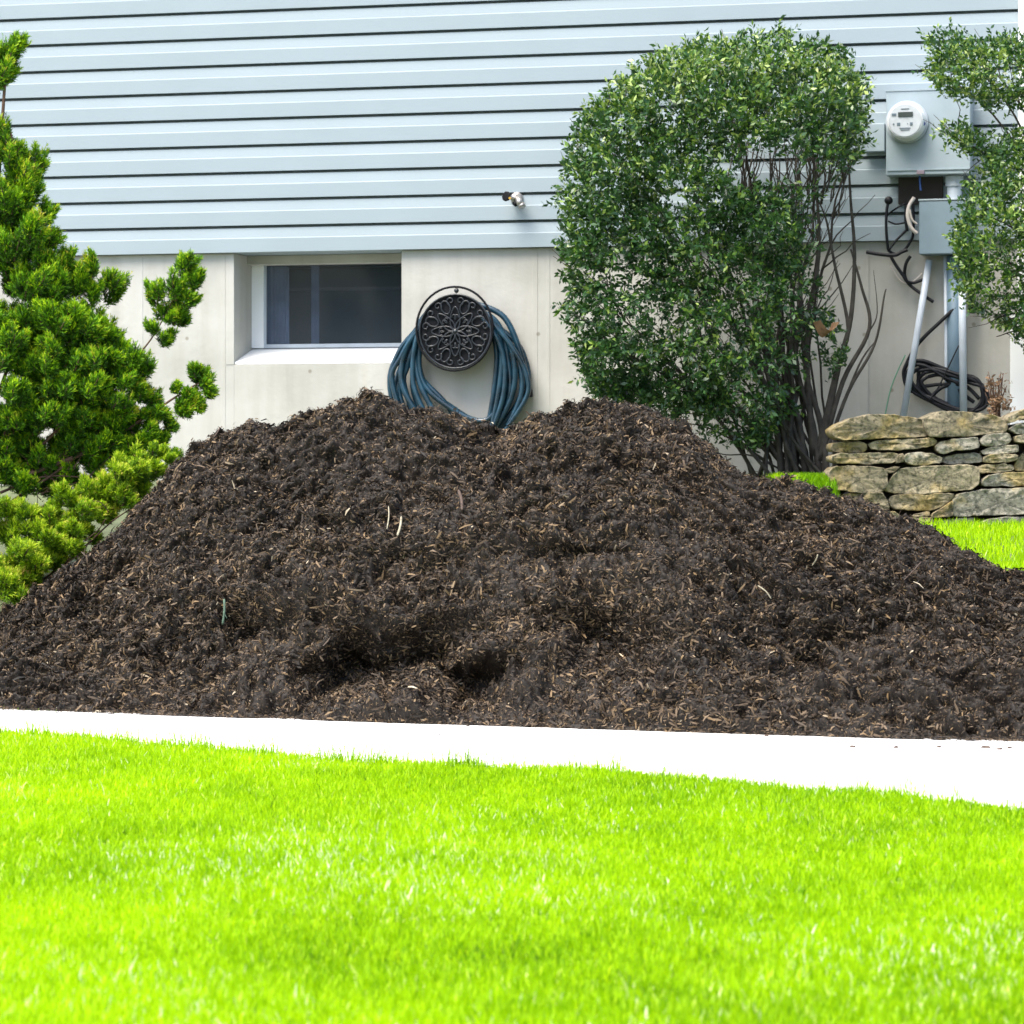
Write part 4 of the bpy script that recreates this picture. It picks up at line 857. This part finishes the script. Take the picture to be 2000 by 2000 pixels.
def small_plant():
    Y = 12.85; root = empty('small_withered_plant', at(1890*K, 790*K, Y), 'small withered reddish plant standing behind the stone wall at the right edge', 'plant')
    mb = MB()
    for k in range(12):
        a = at((1880+random.uniform(-8, 8))*K, 790*K, Y); u = 1880+random.uniform(-22, 24); grow(mb, a, at(u*K, random.uniform(700, 750)*K, Y+random.uniform(-.03, .03)), .0045, .0015, n=5)
    mb.build('stem_cluster', M['bark_red'], root, True)
    P = [(1862,720),(1885,710),(1900,740),(1900,780),(1870,782)]
    V, Q, T = shoots([(P, 1)], Y, .05, 2.3, 60, 5, .024, .4, .04, (), Rpx=20); npmesh('foliage', V, Q, M['dead_leaf'], root, tint=T)
small_plant()
# ------------------------------------------------------------------ junipers
def juniper(name, label, lobes, Y, H, mat, mains, base, dens=1.0, nlen=.0100):
    """lobes: (u,v,ru,rv,angle_deg_from_up,n) in image-like units, each a plume of needle sprays"""
    root = empty(name, base, label, 'shrub'); Vs = []; Ts = []
    mb = MB()
    ex = []
    for (u, v, ru, rv, ang, yo) in lobes:
        ex.append((u, v, ru*.70, rv*.72, ang, yo+.012))
        for k in range(7):
            p = random.uniform(0, 6.283); q = random.uniform(.35, .95); a = math.radians(ang); lx = q*math.cos(p)*ru*.85; ly = random.uniform(-.3, .9)*rv*.8
            ex.append((u+lx*math.cos(a)+ly*math.sin(a), v+lx*math.sin(a)-ly*math.cos(a), ru*random.uniform(.20, .36), rv*random.uniform(.42, .75), ang+lx/ru*28+random.uniform(-12, 12), yo+math.sin(p)*ru*.9*Y/F*K))
    for ie, (u, v, ru, rv, ang, yo) in enumerate(ex):
        c = np.array(at(u*K, v*K, Y+yo)); s = Y/F*K; ru_ = ru*s; rv_ = rv*s
        a = math.radians(ang); ax = np.array([math.sin(a), -.15, math.cos(a)]); ax /= np.linalg.norm(ax); sx = np.array([math.cos(a), 0, -math.sin(a)]); sy = np.cross(ax, sx)
        m = int(dens*(2600*ru_*rv_/.01)**1.0*.34)+30
        D = unit(RNG.normal(0, 1, (m, 3))); fr = (.62+.52*RNG.random(m)**.8)[:, None]
        lump = (1+.16*np.sin(D[:, :1]*7+u)*np.cos(D[:, 1:2]*6+v)+.10*RNG.normal(0, 1, (m, 1)))
        P = c+(sx*D[:, :1]*ru_+sy*D[:, 1:2]*ru_*.95+ax*D[:, 2:]*rv_)*fr*lump
        dr = unit(ax*.9+(sx*D[:, :1]+sy*D[:, 1:2]+ax*D[:, 2:])*.8+RNG.normal(0, .25, (m, 3)))
        bt = np.clip(RNG.normal(.20 if ie % 8 == 0 else .37, .14, m)+.22*D[:, 2]+.26*(fr[:, 0]-.85)*4+RNG.normal(0, .08), 0, .95)  # inner shade put into the colour of core lobes; outer tips are paler growth
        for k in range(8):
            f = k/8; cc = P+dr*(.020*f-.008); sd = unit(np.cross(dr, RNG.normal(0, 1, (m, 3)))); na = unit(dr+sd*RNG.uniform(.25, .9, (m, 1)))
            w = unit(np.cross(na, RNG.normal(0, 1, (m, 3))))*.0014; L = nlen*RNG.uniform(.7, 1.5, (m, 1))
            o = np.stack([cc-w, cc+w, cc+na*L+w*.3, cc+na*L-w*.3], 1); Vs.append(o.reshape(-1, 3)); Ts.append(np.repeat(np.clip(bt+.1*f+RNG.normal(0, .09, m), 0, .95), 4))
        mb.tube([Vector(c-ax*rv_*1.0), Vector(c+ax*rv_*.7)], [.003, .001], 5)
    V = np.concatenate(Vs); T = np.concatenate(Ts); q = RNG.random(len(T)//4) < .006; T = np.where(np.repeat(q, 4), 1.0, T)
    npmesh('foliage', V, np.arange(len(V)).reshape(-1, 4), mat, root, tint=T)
    for P, r0, r1 in mains:
        Q = spline([at(u*K, v*K, Y+yo) for u, v, yo in P], 6); (mb if r0 < .004 else (m1 := MB())).tube(Q, [(.6 if r0 > .011 else 1.0)*(r0+(r1-r0)*k/(len(Q)-1)) for k in range(len(Q))], 7)
        if r0 >= .004: m1.build('branch', M['bark_red'], root, True)
    tag(mb.build('twigs', M['bark_red'], root, True), kind='stuff'); return root
def junipers():
    L = [(10,130,30,34,30,0),(28,90,14,24,20,0),(22,290,26,34,10,0),(40,340,30,36,15,0),(22,105,19,30,25,0),(2,150,16,30,35,0),(-25,120,22,40,10,0),
         (8,262,16,34,-5,0),(28,320,22,36,15,0),(60,365,20,34,25,0),(15,390,36,46,10,-.05),(-25,330,34,60,0,0),(85,408,18,24,30,0),(58,440,34,40,20,-.08),(98,455,18,24,30,0),(20,480,38,50,0,-.05),(85,500,34,38,15,-.05),(122,500,16,28,10,0),(50,545,40,44,8,-.1),(108,550,30,40,12,-.05),(140,540,16,26,15,0),
         (172,505,15,25,-8,0),(176,560,13,28,5,.02),(150,600,26,32,10,0),(95,600,34,36,5,-.1),(40,610,38,30,0,-.05),(185,628,22,22,30,0),(130,640,34,28,15,-.05),(205,640,18,18,35,0),
         (215,672,30,26,35,-.02),(150,690,36,26,20,-.1),(90,690,34,24,10,-.12),(45,700,30,20,15,-.05),(250,690,26,28,30,0),(238,720,34,26,40,-.05),(175,735,40,26,20,-.1),(110,740,36,24,10,-.12),(40,745,36,26,10,-.08),(262,745,18,24,25,0),
         (225,765,36,22,30,-.05),(150,785,40,24,10,-.05),(85,790,34,24,0,-.1),(25,800,34,28,0,-.05),(205,810,34,18,10,0),(130,835,34,20,0,0),(60,845,30,22,0,0),(10,860,26,24,0,0),
         (350,505,24,26,20,0),(368,530,16,26,12,0),(325,545,24,26,10,-.03),(295,560,20,24,-10,0),(345,570,26,24,30,0),(318,595,26,20,30,0),(290,620,14,14,-20,0),(345,605,14,13,30,0),
         (370,702,14,16,-5,0),(388,728,17,10,70,0),(355,745,16,14,40,0),(372,765,16,12,60,0),(340,775,18,13,50,0),(318,800,20,10,70,0),(300,835,16,14,10,0),(325,860,16,13,40,0),(280,790,20,12,40,0)]
    M1 = [([(-60,1000,.1),(0,850,.05),(60,700,0),(100,560,0),(60,420,0),(20,250,0)], .03, .006), ([(60,860,0),(140,780,0),(230,700,0),(285,640,0),(330,560,0)], .012, .003),
          ([(40,900,0),(170,850,0),(270,790,0),(330,750,0),(380,720,0)], .010, .002), ([(-30,820,0),(20,680,0),(40,640,0),(0,610,0)], .008, .003), ([(0,960,0),(120,880,0),(200,800,0)], .012, .004), ([(-20,940,0),(60,960,0),(130,930,0),(210,860,0)], .007, .003), ([(0,930,0),(80,900,0),(150,900,0)], .006, .002), ([(-60,700,0),(-10,400,0),(10,150,0),(20,90,0)], .02, .004)]
    random.seed(9)
    for (u, v, n) in [(100, 900, 40), (60, 950, 30), (180, 850, 24), (20, 650, 14), (290, 800, 12)]:
        for _ in range(n):
            a = (u+random.uniform(-50, 50), v+random.uniform(-35, 35)); M1.append(([(*a, 0), (a[0]+random.uniform(-25, 30), a[1]+random.uniform(-30, 12), 0)], .002, .0007))
    for k in range(70): L.append((random.uniform(-10, 250), random.uniform(780, 930), 26, 24, random.uniform(-20, 40), random.uniform(-.05, .25)))
    for k in range(40): L.append((random.uniform(-10, 200), random.uniform(600, 800), 26, 28, random.uniform(-10, 40), random.uniform(-.15, .1)))
    L += [(378, 715, 20, 20, 10, .02), (388, 735, 22, 12, 65, .01), (362, 755, 22, 15, 55, .02), (345, 770, 24, 14, 55, .0), (310, 640, 16, 18, 20, 0), (335, 600, 26, 22, 30, .02), (285, 815, 26, 20, 40, 0), (262, 840, 28, 22, 20, 0), (240, 870, 26, 22, 20, 0), (290, 760, 22, 18, 40, .05), (300, 780, 20, 14, 50, 0), (330, 735, 10, 10, 50, 0), (265, 700, 24, 26, 20, 0), (150, 530, 18, 30, 5, 0)]
    # mass outside the frame on the left
    for k in range(38): L.append((random.uniform(-230, -20), random.uniform(80, 900), 40, 55, random.uniform(-20, 20), random.uniform(-.15, .2)))
    for k in range(30): L.append((random.uniform(0, 220), random.uniform(520, 820), 30, 34, random.uniform(-10, 30), random.uniform(.08, .3)))
    for k in range(14): L.append((random.uniform(-10, 70), random.uniform(300, 560), 26, 34, random.uniform(-10, 20), random.uniform(.08, .3)))
    juniper('juniper', 'tall bright green juniper with upswept plumes at the left edge', L, 12.0, .4, M['juniper'], M1, at(-60, 1180, 12.0))
    L2 = [(165,935,30,24,20,0),(120,940,20,22,0,0),(215,930,24,20,25,0),(255,905,24,18,40,0),(290,885,22,13,50,0),(240,950,26,18,40,0),(195,970,30,20,30,0),(270,930,20,12,50,0),(145,985,30,22,10,0),(90,975,28,22,-10,0),(40,970,30,20,0,0),(8,960,24,24,0,0),
          (60,1005,34,22,10,0),(120,1015,34,22,20,0),(170,1010,30,18,40,0),(15,1010,28,24,0,0),(40,1045,34,22,10,0),(95,1050,32,20,20,0),(140,1040,24,15,40,0),(10,1080,30,24,0,0),(55,1085,30,18,20,0),(15,1120,26,20,20,0),(45,1115,22,13,40,0),(0,1150,20,14,20,0),(320,868,14,10,30,0),(265,880,18,14,10,.02),(230,880,20,16,10,.02)]
    for k in range(60):
        t = random.random(); L2.append((t*290+random.uniform(-45, 22), 1160-t*270+random.uniform(-50, 5), 22, 16, random.uniform(0, 50), random.uniform(-.15, .15)))
    for k in range(30): L2.append((random.uniform(-20, 90), random.uniform(1040, 1190), 24, 18, random.uniform(0, 50), random.uniform(-.3, .1)))
    for k in range(26): L2.append((random.uniform(-230, -10), random.uniform(950, 1140), 36, 30, random.uniform(-20, 20), random.uniform(-.1, .2)))
    M2 = [([(-40,1180,0),(60,1110,0),(150,1040,-.02),(210,985,-.03),(255,955,-.03)], .006, .002), ([(60,1120,-.1),(100,1085,-.12),(150,1045,-.12),(165,1030,-.12)], .003, .001), ([(-20,1150,0),(40,1060,0),(120,990,0),(190,930,0)], .008, .002), ([(205,965,-.1),(190,948,-.12),(175,945,-.12)], .002, .001), ([(160,1020,-.12),(185,1000,-.12),(200,978,-.12)], .0025, .001)]
    juniper('spreading_juniper', 'low spreading yellow green juniper along the left side of the mulch heap', L2, 11.75, .3, M['juniper_low'], M2, at(-20, 1230, 11.75))
junipers()
# ------------------------------------------------------------------ light, world, camera
EL = math.radians(62); AZ = math.radians(228)          # sun direction: behind-left of the camera, high
w = bpy.data.worlds.new('World'); SC.world = w; w.use_nodes = True; nt = w.node_tree
sky = nt.nodes.new('ShaderNodeTexSky'); sky.sky_type = 'NISHITA'; sky.sun_disc = False; sky.sun_elevation = EL; sky.sun_rotation = AZ; sky.dust_density = 3.0; sky.air_density = 1.0; sky.ozone_density = 1.0
bg = nt.nodes['Background']; bg.inputs[1].default_value = .13; nt.links.new(sky.outputs[0], bg.inputs[0])
sd = bpy.data.lights.new('sun', 'SUN'); sd.energy = 2.3; sd.angle = math.radians(42); sd.color = (1, .93, .82)
so = bpy.data.objects.new('sun', sd); COL.objects.link(so)
dirv = Vector((math.sin(AZ)*math.cos(EL), math.cos(AZ)*math.cos(EL), math.sin(EL)))
so.rotation_euler = dirv.to_track_quat('Z', 'Y').to_euler()
cd = bpy.data.cameras.new('camera'); co = bpy.data.objects.new('camera', cd); COL.objects.link(co); SC.camera = co
co.location = CAM; co.rotation_euler = (math.pi/2-PITCH, 0, 0); cd.sensor_width = 36; cd.lens = 36*F/2000; cd.clip_start = .1; cd.clip_end = 600
cd.dof.use_dof = True; cd.dof.focus_distance = 10.8; cd.dof.aperture_fstop = 9.5
SC.render.resolution_x = 1024; SC.render.resolution_y = 1024
SC.render.engine = 'CYCLES'
SC.view_settings.view_transform = 'Standard'; SC.view_settings.look = 'None'; SC.view_settings.exposure = 1.6; SC.view_settings.gamma = 1
SC.cycles.max_bounces = 8; SC.cycles.transparent_max_bounces = 8
